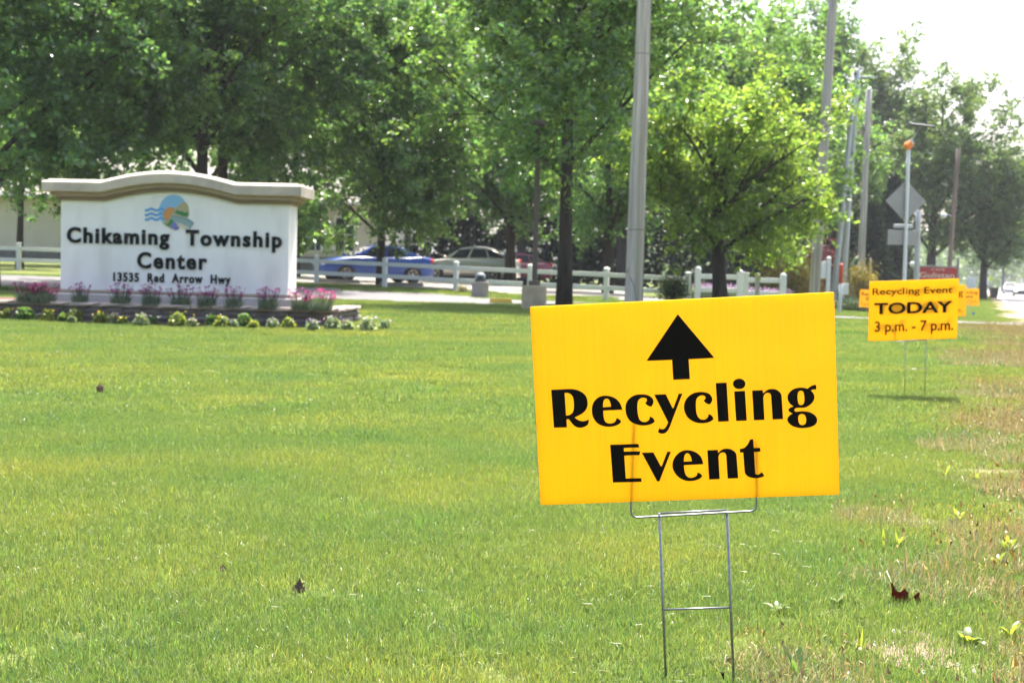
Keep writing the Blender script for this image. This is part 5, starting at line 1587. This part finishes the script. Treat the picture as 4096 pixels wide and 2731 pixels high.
m.add([(BX0 - ov, -ov, WH), (BX1 + ov, -ov, WH), (BX1 - 2.5, BDp / 2, WH + rz_), (BX0 + 2.5, BDp / 2, WH + rz_), (BX1 + ov, BDp + ov, WH), (BX0 - ov, BDp + ov, WH),
       (BX0 - ov, -ov, WH - .18), (BX1 + ov, -ov, WH - .18), (BX1 + ov, BDp + ov, WH - .18), (BX0 - ov, BDp + ov, WH - .18)],
      [(0, 1, 2, 3), (4, 5, 3, 2), (1, 4, 2), (5, 0, 3), (0, 6, 7, 1), (1, 7, 8, 4), (4, 8, 9, 5), (5, 9, 6, 0), (9, 8, 7, 6)])
rf = m.build('roof', M['roof'], bd); fix_normals(rf)
m = MB(); m.box(((BX0 + BX1) / 2, -ov - .05, WH - .10), (BX1 - BX0 + 2 * ov, .09, .12), .02); m.build('gutter', M['vinyl'], rf)
m = MB(); m.box((-4, BDp * .62, WH + 2.6), (.9, .9, 1.6), .02); m.build('chimney', M['stone_base'], rf)

# ================================================================== trees
def tree_geo(seed, H, r0, crown, n_limb=16, n_leaf=24000, leaf=.15, lean=(0, 0), fork=None, clump=.42, first=.22, droop=.0, up=.75, bare=.0, stem_top=.9, lobes=20, fillk=1.6, extra=()):
    """trunk and leaf cloud. crown = (centre z, rx, ry, rz, dx, dy) as metres"""
    rs = np.random.RandomState(seed)
    cz, rx, ry, rz, cdx, cdy = crown
    wood = MB()
    npt = 10
    pts = []; rad = []
    for i in range(npt):
        t = i / (npt - 1); z = H * stem_top * t
        wob = .10 * math.sin(t * 5 + seed) * t * 1.2
        pts.append(Vector((lean[0] * z + wob, lean[1] * z + .08 * math.cos(t * 4 + seed) * t, z - .15 * (i == 0))))
        rad.append(max(.02, r0 * (1.25 if i == 0 else 1) * (1 - .93 * t ** 1.1)))
    wood.tube(pts, rad, 10)
    def on_trunk(z):
        t = np.clip(z / (H * stem_top), 0, 1) * (npt - 1); i = int(min(t, npt - 2)); return pts[i].lerp(pts[i + 1], t - i), rad[i] + (rad[i + 1] - rad[i]) * (t - i)
    tips = []
    for k in range(n_limb):
        f = (k + .5) / n_limb
        z = H * (first + (stem_top - first - .06) * f)
        p, rr = on_trunk(z)
        az = k * 2.39996 + rs.uniform(-.4, .4) + seed
        # aim at the crown surface
        el = rs.uniform(.25, .65) + .5 * f
        d = Vector((math.cos(az), math.sin(az), 0))
        q = Vector((cdx + rx * d.x * math.cos(el) * .92, cdy + ry * d.y * math.cos(el) * .92, cz + rz * (math.sin(el) * 1.05 - .22 + (f - .5) * .9)))
        if q.z < p.z * .8: q.z = p.z * .8
        L_ = (q - p).length
        mid = p.lerp(q, .5) + Vector((0, 0, L_ * (.10 - droop))) + Vector(rs.normal(0, .04 * L_, 3))
        path = []
        for t in np.linspace(0, 1, 7):
            path.append(p.lerp(mid, t).lerp(mid.lerp(q, t), t))
        r1 = max(.016, min(rr * .55, r0 * .38 * (1 - .5 * f)))
        wood.tube(path, [r1 * (1 - .82 * t) for t in np.linspace(0, 1, 7)], 6, caps=False)
        tips.append((path[-1], 1.0)); tips.append((path[5], .9)); tips.append((path[4], .8))
        for j in range(6):
            t = rs.uniform(.30, .98); i = int(t * 6); b = path[i]
            dd = (q - p).normalized() * rs.uniform(.2, .8) + Vector(rs.normal(0, .55, 3)); dd.z += .15
            e = b + dd.normalized() * L_ * rs.uniform(.22, .46)
            mm = b.lerp(e, .5) + Vector(rs.normal(0, .04 * L_, 3))
            wood.tube([b, mm, e], [r1 * (1 - .8 * t) * .55, r1 * .25, .008], 4, caps=False)
            tips += [(e, 1.0), (mm, .9), (b.lerp(e, .75), 1.0)]
    # uneven lobes: the crown's outline is a union of boughs, with gaps between them
    nl = lobes
    d = rs.normal(0, 1, (nl, 3)); d /= np.linalg.norm(d, axis=1)[:, None]
    lc = d * rs.uniform(.35, .78, nl)[:, None] * np.array([rx, ry, rz]) + np.array([cdx, cdy, cz])
    lr = rs.uniform(.20, .37, nl)
    for ex in extra:
        lc = np.concatenate([lc, [ex[:3]]]); lr = np.concatenate([lr, [ex[3] / rx]])
    nl = len(lc)
    n_fill = int(len(tips) * fillk)
    k = rs.randint(nl, size=n_fill)
    d = rs.normal(0, 1, (n_fill, 3)); d /= np.linalg.norm(d, axis=1)[:, None]
    fill = lc[k] + d * (rs.rand(n_fill) ** .4)[:, None] * lr[k][:, None] * np.array([rx, ry, rz * .85])
    C = np.concatenate([np.array([tuple(t[0]) for t in tips]), fill])
    C = C[C[:, 2] > H * bare]
    # every clump is a spray: leaves strung along a short outward, drooping twig
    out_d = C - np.array([cdx, cdy, cz - rz * .3]); out_d /= np.linalg.norm(out_d, axis=1)[:, None] + 1e-6
    out_d = out_d * .8 + rs.normal(0, .55, (len(C), 3)); out_d[:, 2] -= .15; out_d /= np.linalg.norm(out_d, axis=1)[:, None]
    wgt = rs.uniform(.35, 1.6, len(C)); wgt /= wgt.sum()
    idx = rs.choice(len(C), n_leaf, p=wgt)
    ln = clump * rs.uniform(1.0, 2.4, len(C))
    t = rs.rand(n_leaf)
    sp = out_d[idx] * (t * ln[idx])[:, None]; sp[:, 2] -= .28 * (t ** 2) * ln[idx]
    off = np.clip(rs.normal(0, 1, (n_leaf, 3)), -1.6, 1.6) * (clump * .42 * (1.15 - .75 * t))[:, None] * np.array([1, 1, .6])
    p = C[idx] + sp + off
    ok = p[:, 2] > H * bare * .9
    v, fc, c = leaf_quads(rs, p[ok], leaf, .55, .66)
    cl = rs.uniform(.8, 1.22, (len(C), 1)) * np.ones((1, 3))
    warm = rs.rand(len(C)) < .28; cl[warm] *= np.array([1.16, 1.07, .9])
    c = c * np.repeat(cl[idx[ok]], 4, 0)
    return wood, (v, fc, c)

def tree(name, label, base, geo, leafm, group='trees behind the sign', bark='bark', cat='tree', mats=None, scale=1.0, rz=0.0):
    r = empty(name, base, rz, label, cat, group)
    r.scale = (scale, scale, scale)
    if isinstance(geo, tuple) and isinstance(geo[0], MB):
        w, (v, f, c) = geo
        tm = w.mesh('trunk', True); tm.materials.append(M[bark])
        cm = npmesh('crown', v, f, col=c); cm.materials.append(M[leafm])
    else: tm, cm = geo
    link('trunk', tm, None, r); link('crown', cm, None, r)
    return r, (tm, cm)

def gp(px, D): return ground_at(px, D)
def h_to(px, top, D): return at(px, top, D).z - ground_at(px, D).z

# main trees, left to right (distances from their trunks in the photograph)
tree('maple_tree', 'large dark leafy tree filling the upper left corner', gp(-40, 34), tree_geo(11, 13, .24, (6.4, 5.6, 5.0, 5.6, 0, 0), 24, 46000, .175, first=.16, bare=.14), 'leaf_dark')
tree('young_tree', 'slim tree with a bare trunk behind the fence at the far left', gp(78, 47), tree_geo(12, 7, .15, (4.8, 2.8, 2.6, 2.6, 0, 0), 12, 12000, .15, first=.35, bare=.27), 'leaf_maple')
tree('maple_tree', 'forked maple whose two dark trunks rise right above the monument cap', gp(800, 39), tree_geo(13, 14, .23, (7.6, 5.0, 4.6, 5.2, -.5, 0), 26, 40000, .175, first=.20, bare=.20), 'leaf_maple')
tree('maple_tree', 'second trunk and crown just right of the forked maple', gp(885, 41), tree_geo(14, 14, .21, (8.2, 4.4, 4.2, 5.2, 1.4, 0), 18, 32000, .175, first=.30, bare=.22), 'leaf_dark')
tree('maple_tree', 'leafy tree with low boughs hanging over the blue sedan', gp(1522, 44.5), tree_geo(15, 12.5, .16, (5.6, 3.9, 3.4, 4.9, .1, 0), 24, 46000, .17, first=.12, bare=.08, droop=.06), 'leaf_maple')
tree('maple_tree', 'tall straight dark-trunked tree beside the lamp post', gp(2256, 31), tree_geo(16, 13.5, .185, (6.9, 4.3, 4.3, 5.2, -.1, 0), 26, 52000, .145, lean=(.004, 0), first=.22, bare=.175, extra=((-.7, -3.3, 4.0, 1.5), (-1.0, -3.0, 5.6, 1.7), (.4, -3.0, 4.8, 1.6))), 'leaf_maple')
tree('maple_tree', 'shaded tree with spreading boughs above the silver car', gp(2040, 58), tree_geo(17, 12, .26, (5.2, 5.4, 4.6, 4.4, 0, 0), 24, 34000, .19, first=.2, bare=.17), 'leaf_dark')
tree('crabapple_tree', 'bright yellow-green tree with a leaning dark trunk behind the big sign', gp(2885, 35), tree_geo(18, 7.2, .23, (3.6, 3.5, 3.1, 2.7, .1, 0), 24, 34000, .13, lean=(-.10, .0), first=.20, bare=.13, clump=.36, stem_top=.72, lobes=16), 'leaf_bright')
# trees between the fence and the building
tree('maple_tree', 'low dense tree hiding the left half of the building', gp(330, 55), tree_geo(19, 10, .2, (5.2, 4.6, 3.6, 4.2, 0, 0), 20, 26000, .18, first=.15, bare=.12), 'leaf_dark')
tree('maple_tree', 'tree hiding the building wall right of the monument', gp(1180, 53), tree_geo(20, 11.5, .2, (5.4, 3.9, 3.4, 4.9, .2, 0), 20, 34000, .18, first=.14, bare=.09, extra=((1.5, -1.5, 2.3, 1.3), (-.5, -1.8, 2.4, 1.3), (2.8, -1, 3.2, 1.3))), 'leaf_maple')
tree('maple_tree', 'tree with hanging boughs between the near pole and the lamp post', gp(2430, 48), tree_geo(21, 11, .2, (5.6, 4.0, 3.6, 4.6, 0, 0), 20, 26000, .17, first=.14, bare=.10), 'leaf_dark')
tree('maple_tree', 'tree behind the bright yellow-green one, left of the leaning pole', gp(3060, 56), tree_geo(22, 12.5, .22, (6.8, 4.2, 3.8, 5.6, 0, 0), 20, 26000, .19, first=.14, bare=.08), 'leaf_maple')

# ---- trees of the wood behind the car park (copies of three grown forms)
BG = [tree_geo(31, 19, .30, (11.5, 5.2, 5.0, 7.6, 0, 0), 24, 15000, .30, first=.14, clump=.62, bare=.05),
      tree_geo(32, 18, .28, (10.6, 4.6, 4.6, 7.4, .3, 0), 22, 14000, .29, first=.12, clump=.58, bare=.05),
      tree_geo(33, 20, .30, (12.2, 4.8, 5.2, 7.8, -.3, 0), 24, 15000, .31, first=.16, clump=.6, bare=.05)]
BGM = []
for i, (w, (v, f, c)) in enumerate(BG):
    tm = w.mesh('trunk', True); tm.materials.append(M['bark_far']); cm = npmesh('crown', v, f, col=c); cm.materials.append(M[('leaf_maple', 'leaf_dark', 'leaf_maple')[i]])
    BGM.append((tm, cm))
BGP = [(-320, 74, .95), (-40, 84, 1.0), (230, 76, .95), (480, 88, 1.05), (690, 78, 1.0), (930, 84, 1.0), (1150, 76, .9), (1390, 86, 1.05), (1620, 77, .95), (1860, 88, 1.1), (2080, 82, 1.0), (2300, 90, 1.1), (2480, 76, .95), (2690, 84, 1.05), (2890, 74, .92), (3060, 86, 1.0)]
WHERE = ['rising behind the upper left corner', 'behind the slim tree at the far left', 'behind the left half of the building roof', 'behind the left end of the monument cap', 'seen between the forked maple trunks', 'above the right end of the monument cap',
         'behind the white siding by the blue car', 'above the hood of the blue sedan', 'above the tail of the blue sedan', 'above the silver car roof', 'behind the lamp post', 'behind the tall straight trunk', 'left of the near wooden pole', 'right of the near wooden pole', 'above the bright yellow-green tree', 'left of the leaning wooden pole']
for i, (px, D, sc) in enumerate(BGP):
    b = gp(px, D)
    tree('forest_tree', 'tall background tree %s' % WHERE[i], b, BGM[i % 3], None, 'trees of the wood behind the car park', scale=sc, rz=i * 1.7)

# ---- undergrowth; dark evergreen leaf colour stands in for shade under the trees
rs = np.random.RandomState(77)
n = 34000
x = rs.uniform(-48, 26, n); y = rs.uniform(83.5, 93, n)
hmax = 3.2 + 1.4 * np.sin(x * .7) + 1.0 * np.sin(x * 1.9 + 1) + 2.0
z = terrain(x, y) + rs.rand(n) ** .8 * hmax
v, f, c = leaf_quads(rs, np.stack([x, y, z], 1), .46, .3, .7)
tag(link('undergrowth', npmesh('undergrowth', v, f, col=c), M['leaf_spruce']), 'shrubby undergrowth at the back of the wood, coloured dark as in shade', 'undergrowth', kind='stuff')

# ---- trees along the road
tree('oak_tree', 'tall hazy oak rising above the steel poles', gp(3500, 122), tree_geo(41, 25, .42, (15.0, 5.2, 4.6, 9.2, 0, 0), 28, 24000, .36, first=.18, clump=.75, bare=.1), 'leaf_oak', 'trees along the road', 'bark_far')
tree('oak_tree', 'wide spreading oak behind the diamond sign with limbs reaching to the road', gp(3715, 104), tree_geo(42, 18.6, .45, (10.0, 7.0, 5.6, 7.4, 1.8, 0), 28, 36000, .28, first=.14, clump=.62, bare=.1, lean=(.03, 0)), 'leaf_oak', 'trees along the road', 'bark_far')
tree('oak_tree', 'lower oak with drooping boughs at the right end of the tree row', gp(3930, 106), tree_geo(43, 13.2, .35, (6.4, 5.2, 4.6, 5.4, .6, 0), 24, 24000, .28, first=.16, clump=.6, bare=.1, droop=.05), 'leaf_oak', 'trees along the road', 'bark_far')
tree('pine_tree', 'tall blue-grey tree behind the top of the leaning pole', gp(3245, 112), tree_geo(44, 26.5, .4, (17, 4.4, 4.4, 9.4, 0, 0), 26, 13000, .36, first=.2, clump=.7, bare=.1), 'leaf_dark', 'trees along the road', 'bark_far')
tree('maple_tree', 'mid-height tree between the leaning pole and the steel poles', gp(3370, 88), tree_geo(45, 12.5, .28, (7.4, 3.8, 3.8, 5.2, 0, 0), 22, 15000, .26, first=.16, clump=.55, bare=.08), 'leaf_maple', 'trees along the road', 'bark_far')

def spruce(seed, H, rad, n, leaf):
    rs = np.random.RandomState(seed)
    w = MB(); w.tube([(0, 0, -.2), (0, 0, H * .5), (0, 0, H * .97)], [.16, .09, .02], 8)
    P = []
    for k in range(70):
        z = H * (.04 + .93 * k / 70); r = rad * (1 - z / H) ** .85 + .12
        for j in range(7):
            a = k * 2.4 + j * .9 + rs.uniform(-.2, .2)
            e = Vector((r * math.cos(a), r * math.sin(a), z - .18 * r)); w.tube([(0, 0, z), tuple(e)], [.018, .006], 3, caps=False)
            m_ = max(3, int(n / 490)); t = rs.uniform(.15, 1.05, m_)
            q = np.stack([e.x * t, e.y * t, z + (e.z - z) * t], 1) + rs.normal(0, 1, (m_, 3)) * np.array([.12, .12, .09]); P.append(q)
    return w, leaf_quads(rs, np.concatenate(P), leaf, .2, .35)
tree('spruce_tree', 'dark conical evergreen behind the wooden poles', gp(3560, 84), spruce(51, 8.6, 2.1, 12000, .26), 'leaf_spruce', 'evergreens along the road', 'bark_far')
tree('spruce_tree', 'shorter dark evergreen left of the diamond sign pole', gp(3480, 80), spruce(52, 6.4, 1.7, 9000, .24), 'leaf_spruce', 'evergreens along the road', 'bark_far')
tree('spruce_tree', 'dark evergreen behind the leaning wooden pole', gp(3300, 78), spruce(53, 6.0, 1.9, 9000, .24), 'leaf_spruce', 'evergreens along the road', 'bark_far')

def shrub(px, D, w, h, mat, label, seed, leaf=.06, n=3500, name='shrub', group='shrubs', z0=.02):
    rs = np.random.RandomState(seed); g = gp(px, D)
    r = empty(name, g, 0, label, 'shrub', group)
    st = MB(); C = []
    for k in range(9):
        a = k * .7; e = Vector((w * .38 * math.cos(a) * rs.uniform(.3, 1), w * .34 * math.sin(a), h * rs.uniform(.5, .85)))
        st.tube([(0, 0, -.1), tuple(e * .5 + Vector((0, 0, .05))), tuple(e)], [.025, .016, .006], 5); C.append(e)
    st.build('stems', M['bark'], r)['kind'] = 'stuff'
    C = np.array([tuple(c) for c in C]); ctr = C[rs.randint(len(C), size=n)]
    p = ctr * .55 + rs.normal(0, 1, (n, 3)) * np.array([w * .21, w * .18, h * .20]) + np.array([0, 0, h * .18])
    p = p[p[:, 2] > z0]
    v, f, c = leaf_quads(rs, p, leaf, .4, .6); link('foliage', npmesh('foliage', v, f, col=c), M[mat], r)
shrub(3150, 52, 2.3, 2.3, 'leaf_gold', 'golden yellow shrub between the short fence and the leaning pole', 61, .10, 5000)
shrub(3215, 54, 1.6, 1.7, 'leaf_gold', 'second golden shrub just behind the leaning pole foot', 62, .10, 3500)
shrub(3255, 60, 2.2, 3.4, 'leaf_burgundy', 'tall burgundy leaved shrub behind the golden ones', 63, .12, 3500)
shrub(3405, 44, 1.3, .48, 'leaf_shrub', 'low spreading green hedge beside the marker post', 64, .05, 4200)
shrub(3452, 45, .8, .40, 'leaf_shrub', 'small low juniper at the right end of the hedge', 65, .05, 2200)
shrub(2690, 35.3, .85, .85, 'leaf_shrub', 'dark green bush in front of the white fence by the near pole', 66, .06, 3600)
shrub(1851, 39.2, .34, .24, 'grass_dry', 'small dry tuft of grass beside the litter bin', 67, .05, 500)
shrub(3440, 56, 1.4, 2.0, 'leaf_gold', 'golden bush between the steel poles and the evergreens', 68, .09, 3000)
for i, px in enumerate((2800, 2850, 2905, 2960, 3015, 3070, 3115)):
    rs = np.random.RandomState(500 + i); g = gp(px, 46.5 + .3 * (i % 2))
    r = empty('lavender_plant', g, 0, 'lilac flowering clump, %s from the left behind the short white fence' % ORD[i], 'flower', 'lilac clumps behind the short fence')
    v, f, c = blades(rs, 600, .6, .25, .55, .012, lean=.3); link('foliage', npmesh('foliage', v, f, col=c), M['leaf_sage'], r)
    p = rs.normal(0, 1, (260, 3)) * np.array([.22, .2, .06]) + np.array([0, 0, .56])
    v, f, c = leaf_quads(rs, p, .05, .4, .7); link('blossoms', npmesh('blossoms', v, f, col=c), M['petal_lilac'], r)['kind'] = 'stuff'

# ---- far wood where the road runs out of sight
rs = np.random.RandomState(88)
n = 46000
d = rs.uniform(430, 520, n); la = rs.uniform(-150, 130, n)
X = la * math.cos(TH) + d * math.sin(TH); Y = -la * math.sin(TH) + d * math.cos(TH)
road_gap = (la > -2) & (la < 16)
hm = 21 + 4 * np.sin(la * .16) + 3 * np.sin(la * .41 + 1) + 2.2 * np.sin(la * 1.1)
z = rs.rand(n) ** .75 * hm
v, f, c = leaf_quads(rs, np.stack([X, Y, z], 1), 1.5, .4, .75)
tag(link('far_woods', npmesh('far_woods', v, f, col=c), M['leaf_oak']), 'hazy distant wood closing the view down the road', 'wood', kind='stuff')
# nearer trees on the far side, left of the road
for i, (px, D, H) in enumerate(((4010, 300, 19), (3935, 235, 15), (4120, 330, 22))):
    tree('roadside_tree', '%s hazy tree far down the road' % ('middle', 'nearest', 'rightmost')[i], gp(px, D), BGM[i], None, 'hazy trees far down the road', scale=H / 19.0, rz=i)

# ================================================================== small things on the grass
tag(link('bare_soil', pymesh('bare_soil', [(SOIL.x, SOIL.y, SOIL.z + .006)] + [(SOIL.x + (.15 + .04 * math.sin(3 * a) + .03 * math.cos(5 * a)) * math.cos(a), SOIL.y + (.19 + .04 * math.sin(2 * a)) * math.sin(a), SOIL.z + .004) for a in np.linspace(0, 6.283, 25)[:-1]],
     [(0, i + 1, (i + 1) % 24 + 1) for i in range(24)]), surf('pale_soil', (.30, .22, .17), (.20, .145, .11), rough=1, scale=30, bump=.8, bscale=60)), kind='structure')

MAPLE = [(0, -.5), (.06, -.32), (.30, -.40), (.26, -.26), (.50, -.16), (.40, -.05), (.46, .12), (.26, .06), (.30, .30), (.17, .24), (.12, .34), (0, .56), (-.12, .34), (-.17, .24), (-.32, .30), (-.26, .06), (-.47, .12), (-.40, -.05), (-.50, -.16), (-.26, -.26), (-.30, -.40), (-.06, -.32)]
def fallen_leaf(px, py, size, mat, label, seed, stand=.7, rz=0.0):
    g = on_ground(px, py); rs = np.random.RandomState(seed)
    tri = tessellate_polygon([[Vector((a, b, 0)) for a, b in MAPLE]])
    v = []
    for a, b in MAPLE:
        a2 = a * (1.25 if a > 0 else .95); curl = .55 * a2 * a2
        ang = R(20 + 75 * stand) * (1 - .35 * abs(a2))
        up_ = (b + .42); lat = a2 + .10 * math.sin(4 * b + seed)
        v.append((lat * size, -curl * size * .8 + up_ * size * math.cos(ang), .012 + up_ * size * math.sin(ang) * (1 - .25 * math.sin(5 * a + seed)) + curl * size * .25))
    k = len(v); v2 = [(p[0], p[1] + .0008, p[2]) for p in v]
    me = pymesh('leaf_blade', v + v2, [tuple(t) for t in tri] + [tuple(i + k for i in reversed(t)) for t in tri] + [(i, (i + 1) % k, k + (i + 1) % k, k + i) for i in range(k)])
    me.attributes.new('Col', 'FLOAT_COLOR', 'POINT').data.foreach_set('color', np.ones(len(v) * 8, np.float32))
    r = empty('fallen_leaf', g, rz, label, 'leaf')
    link('leaf_blade', me, mat, r)
    m = MB(); m.tube([(0, .0, .035), (.01, -.01, .02), (.03, -.03, .012)], .0016, 5); m.build('stalk', mat, r)
    return r
LG = on_ground(3622, 2424)
lf = empty('fallen_leaf', LG, 0, 'curled red-brown maple leaf standing in the dry grass right of the stake', 'leaf')
lo_ = outline('345,400! 380,445 410,525 455,588 510,606 560,592 630,530! 660,590 708,625! 692,700 722,748 790,722 860,650 942,608! 928,700 945,770 935,842! 880,872 850,850! 800,876 745,825! 700,885 640,897 560,862! 510,872 460,832! 400,852 330,800! 322,740 338,690! 350,600 340,480', 3500, 2250, 5.226)
tri = tessellate_polygon([[Vector((p[0], p[1], 0)) for p in lo_]])
def leaf_pt(p):
    t = (p[0] - 3622) / 60.0; h = (2424 - p[1]) / 90.0
    return at(p[0], p[1], LG.y + .020 * t * t - .012 * h + .010 * math.sin(4 * t)) - LG
v1 = [leaf_pt(p) for p in lo_]; kk = len(v1)
me = pymesh('leaf_blade', v1 + [p + Vector((0, .0009, 0)) for p in v1], [tuple(t) for t in tri] + [tuple(i + kk for i in reversed(t)) for t in tri] + [(i, (i + 1) % kk, kk + (i + 1) % kk, kk + i) for i in range(kk)])
me.attributes.new('Col', 'FLOAT_COLOR', 'POINT').data.foreach_set('color', np.repeat(np.random.RandomState(2).uniform(.6, 1.5, kk * 2), 4).astype(np.float32))
link('leaf_blade', me, M['dead_leaf'], lf); fix_normals(lf.children[0])
for q in ((3566, 2331), (3621, 2353), (3677, 2370)):
    m = MB(); m.tube([leaf_pt((3634, 2418)) + Vector((0, -.001, 0)), leaf_pt(((q[0] + 3634) / 2, (q[1] + 2418) / 2 + 3)) + Vector((0, -.0012, 0)), leaf_pt(q) + Vector((0, -.001, 0))], [.0011, .0008, .0004], 5); m.build('vein', M['dead_leaf_pale'], lf)
fallen_leaf(1192, 2388, .045, M['dead_leaf_pale'], 'small crumpled dark leaf on the lawn left of the big sign', 4, .6, R(-10))
fallen_leaf(893, 2300, .03, M['dead_leaf_pale'], 'tiny brown leaf scrap on the lawn, higher than the crumpled one', 6, .4, R(30))
g = on_ground(400, 1582)
pc = empty('pine_cone', g, 0, 'small brown pine cone lying on the lawn below the monument', 'pine cone')
m = MB()
for k in range(60):
    t = k / 60; a = k * 2.4; rr = 0.019 * math.sin(math.pi * (.12 + .84 * t)) + .004; x = (t - .5) * .05
    d = Vector((.35, math.cos(a), math.sin(a))).normalized(); c = Vector((x, rr * math.cos(a), .052 + rr * math.sin(a)))
    s_ = Vector((0, -math.sin(a), math.cos(a))) * .008
    m.add([c - d * .010 - s_, c - d * .010 + s_, c + d * .010 + s_ * .7, c + d * .012 - s_ * .7, c + d * .004 + Vector((.004, 0, 0))], [(0, 1, 2, 3), (0, 4, 1), (1, 4, 2), (2, 4, 3), (3, 4, 0)])
m.build('scales', M['cone'], pc)['kind'] = 'stuff'
m = MB(); m.tube([(-.024, 0, .052), (0, 0, .052), (.026, 0, .052)], [.005, .014, .004], 8); m.build('core', M['cone'], pc)

def weed(px, py, k, hgt, wid, spread, label, seed, mat='leaf_annual'):
    g = on_ground(px, py); rs = np.random.RandomState(seed)
    r = empty('broadleaf_weed', g, 0, label, 'weed', 'broadleaf weeds in the roadside grass')
    for i in range(k):
        a = i * 6.283 / k + rs.uniform(-.3, .3); le = rs.uniform(.35, .95) * spread; h = hgt * rs.uniform(.6, 1.1); w = wid * rs.uniform(.7, 1.2)
        d = Vector((math.cos(a), math.sin(a), 0)); s_ = Vector((-d.y, d.x, 0))
        V = []
        for t, ww in ((0, .25), (.3, .75), (.6, 1.0), (.85, .6), (1.0, .03)):
            c = d * (math.sin(le) * h * t * (.6 + .5 * t)) + Vector((0, 0, h * t * math.cos(le * t)))
            V += [c - s_ * w * ww / 2, c - Vector((0, 0, w * .12 * ww)), c + s_ * w * ww / 2]
        Fc = []
        for j in range(4):
            for q in (0, 1):
                b = j * 3 + q; Fc += [(b, b + 1, b + 4), (b, b + 4, b + 3)]
        c = np.ones((15, 3)) * rs.uniform(.75, 1.25)
        link('leaf', npmesh('leaf', [tuple(p) for p in V], np.array(Fc), col=c), M[mat], r)
weed(3833, 2090, 9, .085, .018, 1.0, 'bright green upright weed rosette at the middle of the right edge strip', 1)
weed(3535, 2205, 3, .16, .012, .5, 'two tall pale blades of weed right of the big sign corner', 2)
weed(3592, 2190, 5, .085, .016, .8, 'low green weed close beside the two tall blades', 3)
weed(3440, 2635, 4, .12, .010, .35, 'narrow upright blades beside the bare soil patch', 4)
weed(4030, 2215, 7, .09, .020, 1.1, 'green weed rosette right of the standing maple leaf', 5)
weed(3985, 2265, 6, .07, .022, 1.2, 'flat weed rosette below the right edge strip', 6)
weed(3905, 1930, 8, .085, .015, .8, 'grassy weed clump among the clover by the road', 7)
weed(3780, 1910, 6, .08, .016, .7, 'small bright weed left of the clover patch', 8)
weed(3105, 2450, 8, .05, .018, 1.2, 'low pale weed in the lawn right of the stake crossbar', 9, 'leaf_pale')
weed(3350, 2420, 8, .05, .018, 1.2, 'low feathery weed left of the standing maple leaf', 10, 'leaf_pale')
weed(3190, 2715, 5, .10, .022, 1.1, 'dark green dock leaf at the bottom edge right of the stake', 11, 'leaf_maple')
weed(3870, 2580, 9, .06, .024, 1.2, 'broad flat weed right of the bare soil patch', 12)
weed(4040, 2560, 8, .07, .020, 1.1, 'weed rosette in the bottom right corner', 13)

def clover(rs, white=True):
    n = 7; V = []; Fc = []; C = []
    for i in range(n):
        x, y = rs.uniform(-.16, .16, 2); h = rs.uniform(.05, .10)
        b = len(V); V += [(x - .001, y, 0), (x + .001, y, 0), (x, y, h)]; Fc.append((b, b + 1, b + 2)); C += [(.5, .6, .3)] * 3
        s_ = .0046 if white else .0032
        for k in range(14):
            d = rs.normal(0, 1, 3); d /= np.linalg.norm(d); t = np.cross(d, rs.normal(0, 1, 3)); t /= np.linalg.norm(t); u = np.cross(d, t)
            c0 = np.array([x, y, h]) + d * s_ * .5; b = len(V)
            V += [tuple(c0 + d * s_ * .8), tuple(c0 + t * s_ * .5), tuple(c0 - t * s_ * .5 + u * s_ * .3)]; Fc.append((b, b + 1, b + 2)); q = rs.uniform(.7, 1.1); C += [(q, q, q)] * 3
    return np.array(V), np.array(Fc), np.array(C)
cw = patch_set('clover_white', 4, 140, lambda rs: clover(rs), M['petal_white'])
cyl = patch_set('clover_yellow', 3, 150, lambda rs: clover(rs, False), M['petal_yellow'])
P, rs = jgrid(2.6, 13, .36, 21)
la = P[:, 0] * math.cos(TH) - P[:, 1] * math.sin(TH); ok = (la > -.55) & (la < .9) & (rs.rand(len(P)) < .12 + .30 * S((la + .5) / 1.0))
scatter('clover_flowers', with_z(P[ok]), rs.uniform(.7, 1.2, ok.sum()), cw, 4, 'white clover heads scattered in the dry roadside grass', 22, cat='clover')
ok = (la > -.5) & (la < .7) & (rs.rand(len(P)) < .3) & (P[:, 1] > 4)
scatter('clover_flowers', with_z(P[ok]), rs.uniform(.8, 1.2, ok.sum()), cyl, 3, 'tiny yellow clover heads by the roadside weeds', 23, cat='clover')

# ================================================================== summer haze
hz, N, L = new_mat('haze')
out = N.new('ShaderNodeOutputMaterial'); pv = N.new('ShaderNodeVolumePrincipled')
pv.inputs['Color'].default_value = (.90, .94, 1.0, 1); pv.inputs['Density'].default_value = .00036; pv.inputs['Anisotropy'].default_value = .0
L.new(pv.outputs[0], out.inputs['Volume'])
m = MB(); m.box((60, 640, 17.5), (1500, 1400, 37)); o = m.build('haze', hz)
tag(o, 'pale blue summer haze over the road and the trees', 'haze', kind='stuff')
